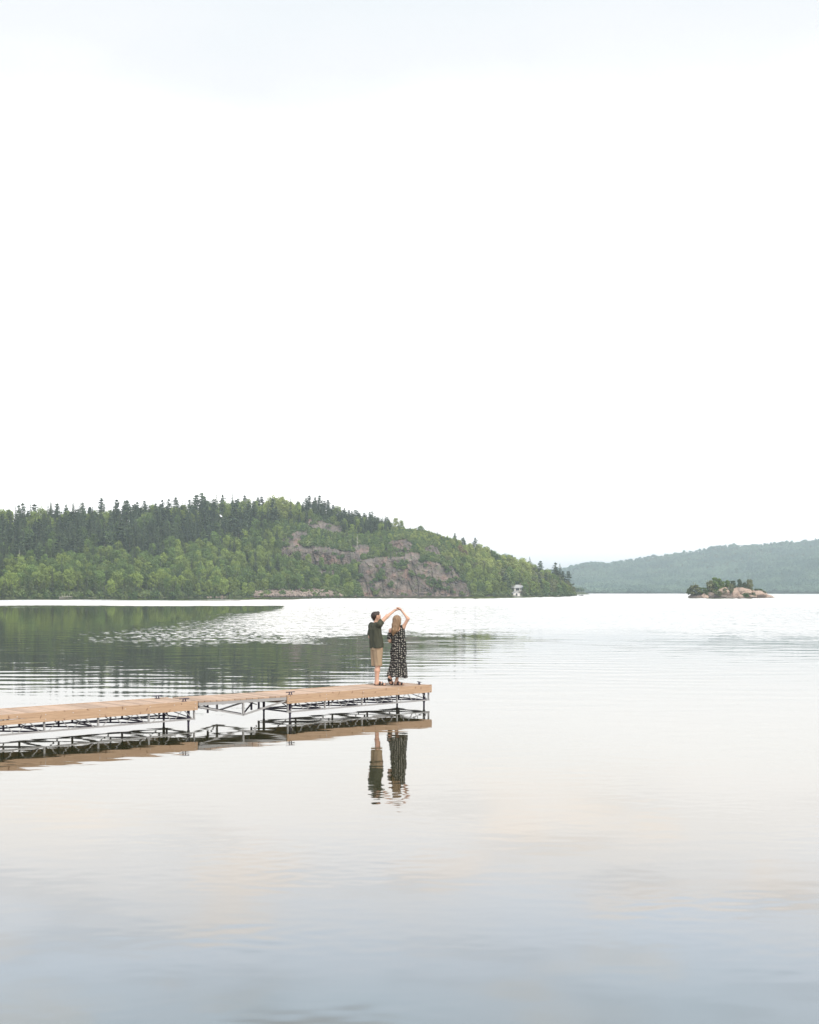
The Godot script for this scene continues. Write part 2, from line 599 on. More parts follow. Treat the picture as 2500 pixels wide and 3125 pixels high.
func make_water() -> void:
	var radii := PackedFloat32Array()
	var r := 3.5
	while r < 7000.0:
		radii.append(r)
		if r < 7.0:
			r += 0.25
		elif r < 30.0:
			r += 0.055
		elif r < 72.0:
			r += 0.13
		elif r < 262.0:
			r += 0.38
		elif r < 1000.0:
			r *= 1.025
		else:
			r *= 1.12
	var turns := PackedFloat32Array()
	for k in range(-10, 0):
		turns.append(deg_to_rad(-23.0 + k * 6.5))
	for k in 441:
		turns.append(deg_to_rad(-23.0 + 46.0 * k / 440.0))
	for k in range(1, 11):
		turns.append(deg_to_rad(23.0 + k * 6.5))
	var nr := radii.size()
	var nt := turns.size()
	var vs := PackedVector3Array()
	vs.resize(nr * nt)
	var lean := PackedVector2Array()
	lean.resize(nr * nt)
	var at := 0
	for i in nr:
		r = radii[i]
		var gap := radii[mini(i + 1, nr - 1)] - r
		for j in nt:
			var x := r * sin(turns[j])
			var d := r * cos(turns[j])
			var h := 0.0
			if r < 200.0 and j > 8 and j < nt - 9:
				h = wave_height(x, d)
			if r > 50.0 and r < 1400.0:
				# ruffled water: short steep wavelets that the sheet carries as slopes
				var w := wind(x, d)
				if w > 0.01:
					var sx := maxf(0.4, r * 0.004)
					var sd := maxf(0.55, gap * 1.7)
					var n := na.get_noise_2d(x / sx, d / sd + 17.0)
					lean[at] = Vector2(na.get_noise_2d(x / sx + 31.0, d / sd) * 0.015 * w, w * ramp(d, [50.0, 0.046, 90.0, 0.055, 120.0, 0.066, 200.0, 0.085, 300.0, 0.105, 400.0, 0.115, 500.0, 0.12]) * ramp(x / d * FOCAL + 1250.0, [850.0, 1.0, 1200.0, 0.7, 1500.0, 0.4]) + n * ramp(d, [50.0, 0.06, 160.0, 0.06, 240.0, 0.03, 270.0, 0.006]) * smoothstep(0.0, 0.4, w) * ramp(x / d * FOCAL + 1250.0, [650.0, 1.0, 1050.0, 0.22]))
			elif r >= 1400.0:
				lean[at] = Vector2(0, 0.045)
			vs[at] = Vector3(x, h, -d)
			at += 1
	var ns := PackedVector3Array()
	ns.resize(nr * nt)
	for i in nr:
		for j in nt:
			var a := vs[mini(i + 1, nr - 1) * nt + j] - vs[maxi(i - 1, 0) * nt + j]
			var b := vs[i * nt + mini(j + 1, nt - 1)] - vs[i * nt + maxi(j - 1, 0)]
			var n := b.cross(a).normalized()
			var l := lean[i * nt + j]
			ns[i * nt + j] = (n + Vector3(l.x, 0, l.y)).normalized()
	var idx := PackedInt32Array()
	idx.resize((nr - 1) * (nt - 1) * 6)
	at = 0
	for i in nr - 1:
		for j in nt - 1:
			var p := i * nt + j
			idx[at] = p
			idx[at + 1] = p + nt
			idx[at + 2] = p + 1
			idx[at + 3] = p + 1
			idx[at + 4] = p + nt
			idx[at + 5] = p + nt + 1
			at += 6
	var m := mat("lake_water", lin(0.030, 0.030, 0.013), 0.03)
	m.metallic_specular = 0.55
	var o := put("lake", arrays_mesh(vs, idx, null, ns), m)
	tag(o, "calm pale lake reflecting the bright sky, the hill and the dock", "lake", "", "structure")


# ---------------------------------------------------------------- the hill across the lake

var hill_keys := []
var rocks := []
var scree_zone: PackedVector2Array


func poly(a: Array) -> PackedVector2Array:
	var p := PackedVector2Array()
	for k in range(0, a.size(), 2):
		p.append(Vector2(a[k], a[k + 1]))
	return p


func shore(x: float) -> float:
	return ramp(x, [-800.0, 440.0, 0.0, 529.0, 400.0, 590.0, 800.0, 648.0, 1110.0, 691.0, 1600.0, 768.0, 1700.0, 812.0, 1755.0, 862.0, 1800.0, 900.0])


func survey_hill() -> void:
	# bearing, then nine pairs of distance behind the shore and drop from the ground there to the crest
	hill_keys = [
		[-800, 0, 1829, 5, 1816, 40, 1770, 80, 1720, 105, 1690, 120, 1670, 135, 1645, 148, 1628, 160, 1612],
		[0, 0, 1826, 5, 1815, 40, 1772, 80, 1722, 100, 1695, 115, 1672, 130, 1648, 145, 1628, 160, 1612],
		[300, 0, 1824, 5, 1814, 40, 1770, 75, 1720, 95, 1692, 110, 1668, 128, 1640, 145, 1618, 160, 1602],
		[600, 0, 1823, 6, 1813, 40, 1768, 72, 1712, 90, 1680, 105, 1655, 122, 1624, 140, 1596, 155, 1580],
		[780, 0, 1822.5, 8, 1809, 38, 1764, 62, 1712, 78, 1682, 92, 1654, 108, 1622, 128, 1588, 145, 1572],
		[855, 0, 1822, 8, 1807, 38, 1762, 60, 1708, 66, 1668, 82, 1638, 100, 1610, 122, 1578, 140, 1566],
		[950, 0, 1821.6, 10, 1805, 36, 1768, 56, 1728, 60, 1680, 76, 1645, 96, 1608, 112, 1580, 136, 1566],
		[1060, 0, 1821.2, 7, 1806, 26, 1764, 46, 1732, 50, 1690, 70, 1660, 90, 1634, 110, 1612, 136, 1596],
		[1110, 0, 1821, 3, 1785, 7, 1745, 12, 1718, 38, 1692, 58, 1665, 82, 1640, 105, 1620, 132, 1604],
		[1200, 0, 1820.5, 3, 1782, 8, 1738, 12, 1705, 36, 1682, 46, 1652, 64, 1634, 86, 1624, 112, 1618],
		[1300, 0, 1820, 3, 1786, 7, 1745, 12, 1712, 22, 1690, 32, 1664, 48, 1648, 66, 1638, 88, 1630],
		[1380, 0, 1820, 3, 1796, 7, 1768, 13, 1742, 22, 1722, 32, 1700, 46, 1682, 60, 1670, 78, 1660],
		[1450, 0, 1820, 4, 1808, 10, 1786, 16, 1768, 25, 1752, 35, 1736, 46, 1720, 58, 1706, 72, 1696],
		[1540, 0, 1820, 4, 1814, 10, 1803, 16, 1792, 24, 1779, 33, 1766, 43, 1754, 54, 1743, 66, 1734],
		[1620, 0, 1819.5, 3, 1816, 8, 1810, 15, 1802, 22, 1794, 30, 1785, 40, 1776, 50, 1770, 60, 1764],
		[1700, 0, 1819, 2, 1816, 6, 1812, 11, 1808, 17, 1803, 24, 1797, 31, 1791, 38, 1787, 46, 1783],
		[1736, 0, 1818.2, 1, 1817, 3, 1815, 6, 1813, 9, 1811, 13, 1809, 17, 1807, 21, 1805.5, 26, 1804],
		[1758, 0, 1818, 1, 1818, 2, 1818, 3, 1818, 4, 1818, 5, 1818, 6, 1818, 8, 1818, 10, 1818]]
	rocks = [
		poly([925, 1590, 945, 1584, 975, 1586, 1000, 1597, 1040, 1605, 1052, 1620, 1020, 1627, 985, 1614, 950, 1612]),
		poly([850, 1652, 885, 1642, 930, 1668, 990, 1669, 1050, 1680, 1102, 1690, 1108, 1716, 1060, 1724, 1010, 1722, 960, 1727, 930, 1714, 905, 1706, 858, 1698]),
		poly([862, 1645, 900, 1624, 945, 1618, 938, 1640, 890, 1662]),
		poly([1070, 1664, 1132, 1664, 1142, 1692, 1090, 1692]),
		poly([1172, 1664, 1200, 1650, 1252, 1643, 1264, 1655, 1252, 1682, 1200, 1692, 1172, 1682]),
		poly([1288, 1662, 1330, 1660, 1350, 1692, 1372, 1694, 1300, 1692]),
		poly([1100, 1712, 1120, 1704, 1180, 1700, 1225, 1698, 1250, 1684, 1285, 1690, 1310, 1714, 1370, 1722, 1402, 1750, 1430, 1790, 1448, 1824, 1112, 1824, 1095, 1785, 1084, 1762]),
		poly([960, 1735, 1000, 1738, 1030, 1742, 1024, 1756, 980, 1752])]
	scree_zone = poly([770, 1826, 782, 1808, 830, 1796, 880, 1808, 925, 1797, 980, 1800, 1035, 1814, 1060, 1826])


func hill_at(x: float, w: float) -> Vector3:
	# place on the hill at a bearing, w from 0 at the shore to 8 at the crest and 10 down its back
	var k := 0
	while k < hill_keys.size() - 2 and x > hill_keys[k + 1][0]:
		k += 1
	var a: Array = hill_keys[k]
	var b: Array = hill_keys[k + 1]
	var t := clampf((x - a[0]) / (b[0] - a[0]), 0.0, 1.0)
	t = lerpf(t, smoothstep(0.0, 1.0, t), 0.6)
	var l := mini(int(w), 7)
	var u := minf(w, 8.0) - l
	var s: float = lerpf(lerpf(a[1 + l * 2], a[3 + l * 2], u), lerpf(b[1 + l * 2], b[3 + l * 2], u), t)
	var y: float = lerpf(lerpf(a[2 + l * 2], a[4 + l * 2], u), lerpf(b[2 + l * 2], b[4 + l * 2], u), t)
	var d := shore(x) + s
	var p := sv(x, y, d)
	if w > 8.0:
		var back := (w - 8.0) / 2.0
		p = Vector3(p.x, p.y * (1.0 - back * back) - 2.0 * back, p.z - 120.0 * back)
	return p


func drop_of(p: Vector3) -> float:
	return HZ - (p.y - EYE) * FOCAL / -p.z


func rocky(x: float, y: float) -> bool:
	for r in rocks:
		if inside(r, x, y):
			return true
	return false


func make_hill() -> void:
	survey_hill()
	var xs := PackedFloat32Array()
	var x := -800.0
	while x < 1764.0:
		xs.append(x)
		x += 12.0 if x < 760.0 else (2.0 if x < 1470.0 else 6.0)
	var ws := PackedFloat32Array()
	for l in 8:
		var n := 30 if l < 5 else 16
		for k in n:
			ws.append(l + float(k) / n)
	for k in 7:
		ws.append(8.0 + k / 3.0)
	var nw := ws.size()
	var vs := PackedVector3Array()
	var cs := PackedColorArray()
	var block := ncell
	for xx in xs:
		for w in ws:
			var p := hill_at(xx, minf(w, 10.0))
			var y := drop_of(p)
			var rock := 0.0
			if xx > 760.0 and xx < 1470.0 and w < 7.9:
				var jx := xx + 7.0 * na.get_noise_2d(xx / 14.0, y / 9.0)
				var jy := y + 5.0 * na.get_noise_2d(xx / 10.0 + 40.0, y / 12.0)
				rock = 1.0 if rocky(jx, jy) else 0.0
				if rock == 0.0 and inside(scree_zone, jx, jy):
					rock = 0.6
			var ground := Color(0.060, 0.085, 0.035).lerp(Color(0.095, 0.11, 0.05), 0.5 + 0.5 * na.get_noise_3d(p.x / 6.0, p.y / 4.0, p.z / 6.0))
			if rock > 0.9:
				var big := ncell.get_noise_3d(p.x / 9.0, p.y / 8.0 + p.x / 30.0, 1.5)
				var mid := ncell.get_noise_3d(p.x / 3.4 + 7.0, p.y / 2.6 + p.x / 14.0, 4.5)
				var small := ncell.get_noise_3d(p.x / 1.5, p.y / 1.1, 9.5)
				var tallc := ncell.get_noise_3d(p.x / 3.2 + 3.0 + p.y / 25.0, p.y / 15.0, 7.5)
				var push := 0.55 * big + 0.7 * tallc + 0.35 * mid + 0.22 * small + 2.4 * nfbm.get_noise_3d(p.x / 12.0, p.y / 12.0, 3.0)
				p += Vector3(0.15, 0.22, 1.0) * push * (0.4 if w < 0.2 else 1.0)
				var tone := nfbm.get_noise_2d(p.x / 7.0, p.y / 9.0)
				var streak := nfbm.get_noise_2d(p.x / 1.1, p.y / 14.0)
				var pink := smoothstep(0.05, 0.42, nfbm.get_noise_2d(p.x / 15.0 + 60.0, p.y / 11.0))
				var c := Color(0.098, 0.082, 0.074).lerp(Color(0.205, 0.168, 0.146), clampf(0.5 + tone, 0.0, 1.0))
				c = c.lerp(Color(0.235, 0.145, 0.118), pink * 0.6)
				c = c.lerp(Color(0.085, 0.08, 0.082), smoothstep(0.1, 0.5, streak) * 0.6)
				c = c.lerp(Color(0.10, 0.115, 0.06), smoothstep(0.15, 0.4, nfbm.get_noise_2d(p.x / 5.0 - 40.0, p.y / 3.0)) * 0.7)
				var rift := smoothstep(0.80, 0.97, 1.0 - absf(nfbm.get_noise_2d(p.x / 9.0 + 11.0, p.y / 22.0 + p.x / 60.0)) * 3.0)
				cs.append(c.lerp(Color(0.05, 0.045, 0.045), rift * 0.7) * (0.92 + 0.16 * mid + 0.16 * na.get_noise_2d(p.x * 0.9, p.y * 1.4)))
			elif rock > 0.5:
				cs.append(Color(0.15, 0.125, 0.105) * (0.9 + 0.3 * na.get_noise_2d(p.x, p.y)))
			else:
				p.y += 1.2 * nfbm.get_noise_2d(p.x / 18.0, p.z / 18.0) * minf(w, 1.0)
				cs.append(ground)
			if w == 0.0:
				p.y = -0.6
			vs.append(p)
	var idx := PackedInt32Array()
	for i in xs.size() - 1:
		for j in nw - 1:
			var p := i * nw + j
			idx.append_array(PackedInt32Array([p, p + 1, p + nw, p + nw, p + 1, p + nw + 1]))
	var flat := PackedVector3Array()
	var fc := PackedColorArray()
	flat.resize(idx.size())
	fc.resize(idx.size())
	for k in idx.size():
		flat[k] = vs[idx[k]]
		fc[k] = cs[idx[k - k % 3]]
	var o := put("hill", arrays_mesh(flat, PackedInt32Array(), fc), mats.rock)
	tag(o, "steep wooded hill across the lake with a pinkish grey rock cliff", "hill", "", "structure")


func make_far_hill() -> void:
	var crest := [1500.0, 1760.0, 1690.0, 1735.0, 1755.0, 1724.0, 1795.0, 1713.0, 1850.0, 1714.0, 1900.0, 1708.0, 2000.0, 1697.0, 2100.0, 1683.0, 2200.0, 1668.0, 2300.0, 1658.0, 2400.0, 1654.0, 2500.0, 1648.0, 2800.0, 1640.0, 3600.0, 1690.0]
	var near := [1500.0, 1790.0, 2000.0, 1782.0, 2200.0, 1766.0, 2350.0, 1738.0, 2500.0, 1715.0, 2800.0, 1690.0, 3600.0, 1720.0]
	var levels := [[0.0, 0.0], [60.0, 0.1], [350.0, 0.35], [520.0, 0.44], [1000.0, 1.0], [1300.0, 0.8]]
	var vs := PackedVector3Array()
	var cs := PackedColorArray()
	var places := []
	var xs := []
	for k in 106:
		xs.append(1500.0 + k * 20.0)
	var n := 31
	for x in xs:
		for j in n:
			vs.append(far_at(x, j / 6.0, crest, near))
			cs.append(Color(0.06, 0.085, 0.04))
	var idx := PackedInt32Array()
	for i in xs.size() - 1:
		for j in n - 1:
			var p := i * n + j
			idx.append_array(PackedInt32Array([p, p + 1, p + n, p + n, p + 1, p + n + 1]))
	var o := put("far_hill", arrays_mesh(vs, idx, cs), mats.ground)
	tag(o, "long low wooded hill fading to pale blue behind the island", "hill", "", "structure")
	# its forest reads as one mass
	var shapes := [far_crown(1), far_crown(2)]
	var root := thing("far_forest", "hazy blue green forest covering the long far hill", "forest")
	tag(root, "", "", "", "stuff")
	for v in 2:
		var where := []
		for k in 14000:
			var x := rng.randf_range(1560.0, 2900.0)
			var w := rng.randf_range(0.0, 4.15)
			if w < 0.05:
				continue
			var p := far_at(x, w, crest, near)
			p.y -= 2.2
			var s := rng.randf_range(0.45, 0.75)
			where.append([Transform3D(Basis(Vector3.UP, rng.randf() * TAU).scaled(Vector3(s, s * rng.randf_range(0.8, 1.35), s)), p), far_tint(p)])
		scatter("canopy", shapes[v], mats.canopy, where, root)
	# a low headland half hidden by the point
	var hv := shaper()
	var c := sv(1752, 1814, 1290.0)
	c.y = 0.0
	tube(hv, c - Vector3(0, 2, 0), c + Vector3(0, 3, 0), 22.0, 10.0, 16)
	o = put("headland", done(hv), mat("headland_ground", lin(0.08, 0.10, 0.05), 0.95))
	tag(o, "low hazy headland just behind the tip of the wooded point", "headland", "", "structure")
	var few := []
	for k in 26:
		var q := c + Vector3(rng.randf_range(-14, 11), 0.5, rng.randf_range(-6, 10))
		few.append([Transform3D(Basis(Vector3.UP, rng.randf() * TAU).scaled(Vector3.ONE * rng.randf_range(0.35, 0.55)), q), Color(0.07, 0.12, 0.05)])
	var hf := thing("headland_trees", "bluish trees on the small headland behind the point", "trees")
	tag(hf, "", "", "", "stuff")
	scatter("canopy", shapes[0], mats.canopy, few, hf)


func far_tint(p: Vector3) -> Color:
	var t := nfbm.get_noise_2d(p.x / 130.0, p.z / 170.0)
	var c := Color(0.09, 0.165, 0.145).lerp(Color(0.20, 0.30, 0.215), clampf(0.42 + t * 0.9 + rng.randf_range(-0.3, 0.3), 0.0, 1.0))  # pale blue of the distance haze is partly put into the leaf colour
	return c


func far_at(x: float, w: float, crest: Array, near: Array) -> Vector3:
	var s := ramp(w, [0.0, 0.0, 1.0, 90.0, 2.0, 380.0, 3.0, 560.0, 4.0, 1000.0, 5.0, 1500.0])
	var n := ramp(x, near) + 8.0
	var c := ramp(x, crest) + 8.0
	var y := ramp(w, [0.0, 1811.0, 1.0, lerpf(1808.0, n, 0.35), 2.0, n, 3.0, minf(n + 4.0, lerpf(n, c, 0.3)), 4.0, c, 5.0, c + 60.0])
	var d := 2070.0 + s
	var p := sv(x, y, d)
	p.y += 9.0 * nfbm.get_noise_2d(p.x / 160.0, p.z / 160.0) * smoothstep(0.0, 1.0, w)
	if w <= 0.0:
		p.y = -1.0
	return p


func far_crown(sd: int) -> ArrayMesh:
	var r := RandomNumberGenerator.new()
	r.seed = sd
	if not mats.has("canopy"):
		mat("canopy", Color.WHITE, 0.9, 0.0, true)
	var vs := PackedVector3Array()
	var cs := PackedColorArray()
	for k in 60:
		var u := Vector3(r.randfn(), r.randfn() * 0.9 + 0.25, r.randfn()).normalized()
		if u.y < -0.3:
			u.y = -u.y
		var c := Vector3(0, 7.5, 0) + u * Vector3(5.0, 5.5, 5.0) * r.randf_range(0.7, 1.05)
		leaf(vs, cs, c, (u + 0.6 * Vector3(r.randfn(), r.randfn(), r.randfn())).normalized(), r.randf_range(1.3, 2.2), r.randf_range(0.8, 1.2), r)
	return arrays_mesh(vs, PackedInt32Array(), cs)


func leaf(vs: PackedVector3Array, cs: PackedColorArray, at: Vector3, n: Vector3, size: float, tone: float, r: RandomNumberGenerator) -> void:
	# one ragged clump of leaves: two triangles bent along the middle
	var f := frame_of(n)
	var t := r.randf() * TAU
	var a: Vector3 = f[0] * cos(t) + f[1] * sin(t)
	var b := n.cross(a)
	var p0 := at - a * size * r.randf_range(0.8, 1.1)
	var p1 := at - b * size * r.randf_range(0.4, 0.8) - n * size * 0.25
	var p2 := at + a * size * r.randf_range(0.8, 1.1)
	var p3 := at + b * size * r.randf_range(0.4, 0.8) - n * size * 0.25
	for p in [p0, p2, p1, p0, p3, p2]:
		vs.append(p)
		cs.append(Color(tone, tone, tone))


func scatter(called: String, mesh: Mesh, material: Material, where: Array, parent: Node) -> MultiMeshInstance3D:
	var mm := MultiMesh.new()
	mm.transform_format = MultiMesh.TRANSFORM_3D
	mm.use_colors = true
	mm.mesh = mesh
	mm.instance_count = where.size()
	for k in where.size():
		mm.set_instance_transform(k, where[k][0])
		mm.set_instance_color(k, where[k][1])
	var o := MultiMeshInstance3D.new()
	o.name = called
	o.multimesh = mm
	if material:
		o.material_override = material
	parent.add_child(o, true)
	return o


func stone(radii: Vector3, sd: int, rough := 0.25, nu := 12, nv := 8) -> ArrayMesh:
	# an angular boulder: an ellipsoid cut by random planes
	var r := RandomNumberGenerator.new()
	r.seed = sd
	var planes := []
	for k in 11:
		planes.append([Vector3(r.randfn(), r.randfn() * 0.7, r.randfn()).normalized(), r.randf_range(1.0 - rough * 1.6, 1.0)])
	var pts := []
	for j in nv + 1:
		var row := []
		for i in nu:
			var th := PI * j / nv
			var ph := TAU * i / nu
			var u := Vector3(sin(th) * cos(ph), cos(th), sin(th) * sin(ph))
			var q := 1.0
			for p in planes:
				var c: float = u.dot(p[0])
				if c > 0.0:
					q = minf(q, p[1] / c)
			q *= 1.0 + rough * 0.35 * nfbm.get_noise_3d(u.x * 1.6 + sd * 3.0, u.y * 1.6, u.z * 1.6)
			row.append(u * q * radii)
		pts.append(row)
	var vs := PackedVector3Array()
	for j in nv:
		for i in nu:
			var a: Vector3 = pts[j][i]
			var b: Vector3 = pts[j][(i + 1) % nu]
			var c: Vector3 = pts[j + 1][(i + 1) % nu]
			var d: Vector3 = pts[j + 1][i]
			if j > 0:
				vs.append_array(PackedVector3Array([a, b, c]))
			if j < nv - 1:
				vs.append_array(PackedVector3Array([a, c, d]))
	return arrays_mesh(vs, PackedInt32Array())


# ---------------------------------------------------------------- trees

var shape_of := {}


func trunk_mesh(h: float, r: float) -> ArrayMesh:
	return tube_mesh(Vector3(0, -0.8, 0), Vector3(0, h, 0), r, r * 0.25, 6)


func spruce_crown(sd: int, h := 12.0, wide := 1.9, bottom := 1.2) -> ArrayMesh:
	var r := RandomNumberGenerator.new()
	r.seed = sd
	var vs := PackedVector3Array()
	var cs := PackedColorArray()
	var y := bottom
	while y < h:
		var t := (y - bottom) / (h - bottom)
		var reach := wide * pow(1.0 - t, 0.75) * r.randf_range(0.7, 1.15) + 0.12
		var n := int(lerpf(9.0, 4.0, t))
		var spin := r.randf() * TAU
		for k in n:
			var a := spin + TAU * k / n + r.randf_range(-0.3, 0.3)
			var out := Vector3(cos(a), 0, sin(a))
			var len := reach * r.randf_range(0.65, 1.15)
			var tone := r.randf_range(0.55, 1.5)
			var tip := Vector3(0, y - len * r.randf_range(0.1, 0.4), 0) + out * len
			var mid := Vector3(0, y - len * 0.08, 0) + out * len * 0.55
			var side := Vector3(-out.z, 0, out.x) * len * r.randf_range(0.2, 0.36)
			var base := Vector3(0, y + 0.1, 0)
			var hang := Vector3(0, -len * r.randf_range(0.16, 0.34), 0)
			for q in [[base, mid + side + hang * 0.5, tip], [base, tip, mid - side + hang * 0.5], [mid + side * 0.4, mid + hang * 1.6, tip], [mid - side, mid + side * 0.3 + hang, tip]]:
				for p in q:
					vs.append(p)
					cs.append(Color(tone, tone, tone))
		y += lerpf(0.50, 0.34, t) * r.randf_range(0.8, 1.25)
	for k in 3:
		var a := TAU * k / 3.0
		for p in [Vector3(cos(a) * 0.18, h - 0.9, sin(a) * 0.18), Vector3(cos(a + 2.1) * 0.18, h - 0.9, sin(a + 2.1) * 0.18), Vector3(0, h + 0.35, 0)]:
			vs.append(p)
			cs.append(Color(1, 1, 1))
	return arrays_mesh(vs, PackedInt32Array(), cs)


func pine_crown(sd: int, h := 12.0, lean := 0.0) -> ArrayMesh:
	# an open, uneven pine: level plates of needles on few long limbs, with gaps
	var r := RandomNumberGenerator.new()
	r.seed = sd
	var vs := PackedVector3Array()
	var cs := PackedColorArray()
	var y := h * r.randf_range(0.30, 0.42)
	while y < h:
		var t := y / h
		var n := r.randi_range(3, 5)
		for k in n:
			var a := r.randf() * TAU
			var out := Vector3(cos(a), 0, sin(a))
			var len := lerpf(3.1, 0.7, pow(t, 1.4)) * r.randf_range(0.45, 1.15) + lean * maxf(0.0, out.x) * 1.4
			for c in int(3 + len * 3.2):
				var u := r.randf_range(0.35, 1.0)
				var p := Vector3(0, y + len * u * r.randf_range(0.08, 0.26), 0) + out * len * u + Vector3(r.randfn(), r.randfn() * 0.3, r.randfn()) * 0.3
				leaf(vs, cs, p, Vector3(r.randfn() * 0.5, 1.0, r.randfn() * 0.5).normalized(), r.randf_range(0.45, 0.85), r.randf_range(0.7, 1.3), r)
			# the limb itself
			var tip := Vector3(0, y + len * 0.15, 0) + out * len * 0.8
			for p in [Vector3(0, y - 0.08, 0), Vector3(0, y + 0.08, 0), tip]:
				vs.append(p)
				cs.append(Color(0.6, 0.5, 0.4))
		y += h * r.randf_range(0.055, 0.095)
	for c in 26:
		var ty := h * lerpf(0.55, 1.0, r.randf())
		leaf(vs, cs, Vector3(r.randfn() * 0.22, ty, r.randfn() * 0.22), Vector3(r.randfn(), 0.5, r.randfn()).normalized(), 0.34, r.randf_range(0.7, 1.2), r)
	for c in 16:
		leaf(vs, cs, Vector3(r.randfn() * 0.2, h + r.randf_range(-0.5, 0.3), r.randfn() * 0.2), Vector3(r.randfn(), 0.6, r.randfn()).normalized(), 0.5, 1.0, r)
	return arrays_mesh(vs, PackedInt32Array(), cs)


func broad_crown(sd: int, h := 9.0, wide := 2.7, lobes := 15, bottom := 0.22, per := 95) -> ArrayMesh:
	var r := RandomNumberGenerator.new()
	r.seed = sd
	var vs := PackedVector3Array()
	var cs := PackedColorArray()
	var stretch := r.randf_range(0.85, 1.15)
	for l in lobes:
		var t := (l + r.randf()) / lobes
		var y := h * lerpf(bottom, 0.90, t)
		var spread := wide * stretch * sqrt(maxf(0.05, 1.0 - pow(absf(t * 1.9 - 0.75) / 1.2, 2.2)))
		var a := l * 2.4 + r.randf_range(-0.5, 0.5)
		var rad := wide * r.randf_range(0.30, 0.52)
		var c := Vector3(cos(a) * (spread - rad * 0.6), y, sin(a) * (spread - rad * 0.6)) * Vector3(r.randf_range(0.6, 1.0), 1, r.randf_range(0.6, 1.0))
		var ltone := r.randf_range(0.82, 1.18)
		for k in per:
			var u := Vector3(r.randfn(), r.randfn() + 0.25, r.randfn()).normalized()
			var q := rad * pow(r.randf(), 0.3) * r.randf_range(0.85, 1.2)
			var p := c + u * Vector3(q, q * 0.85, q)
			leaf(vs, cs, p, (u + Vector3(0, 0.35, 0) + 0.75 * Vector3(r.randfn(), r.randfn(), r.randfn())).normalized(), r.randf_range(0.16, 0.36), ltone * r.randf_range(0.75, 1.25), r)
	return arrays_mesh(vs, PackedInt32Array(), cs)


func bush_crown(sd: int) -> ArrayMesh:
	return broad_crown(sd, 1.5, 0.95, 8, 0.05, 42)


func tree(kind: String, crown: Mesh, trunk: Mesh, leafmat: Material, at: Vector3, size: Vector3, turn: float, label: String, category: String, group := "", barkmat: Material = null) -> Node3D:
	var o := thing(kind, label, category, at, turn, group)
	o.scale = size
	put("trunk", trunk, barkmat if barkmat else mats.bark, o)
	put("crown", crown, leafmat, o)
	return o


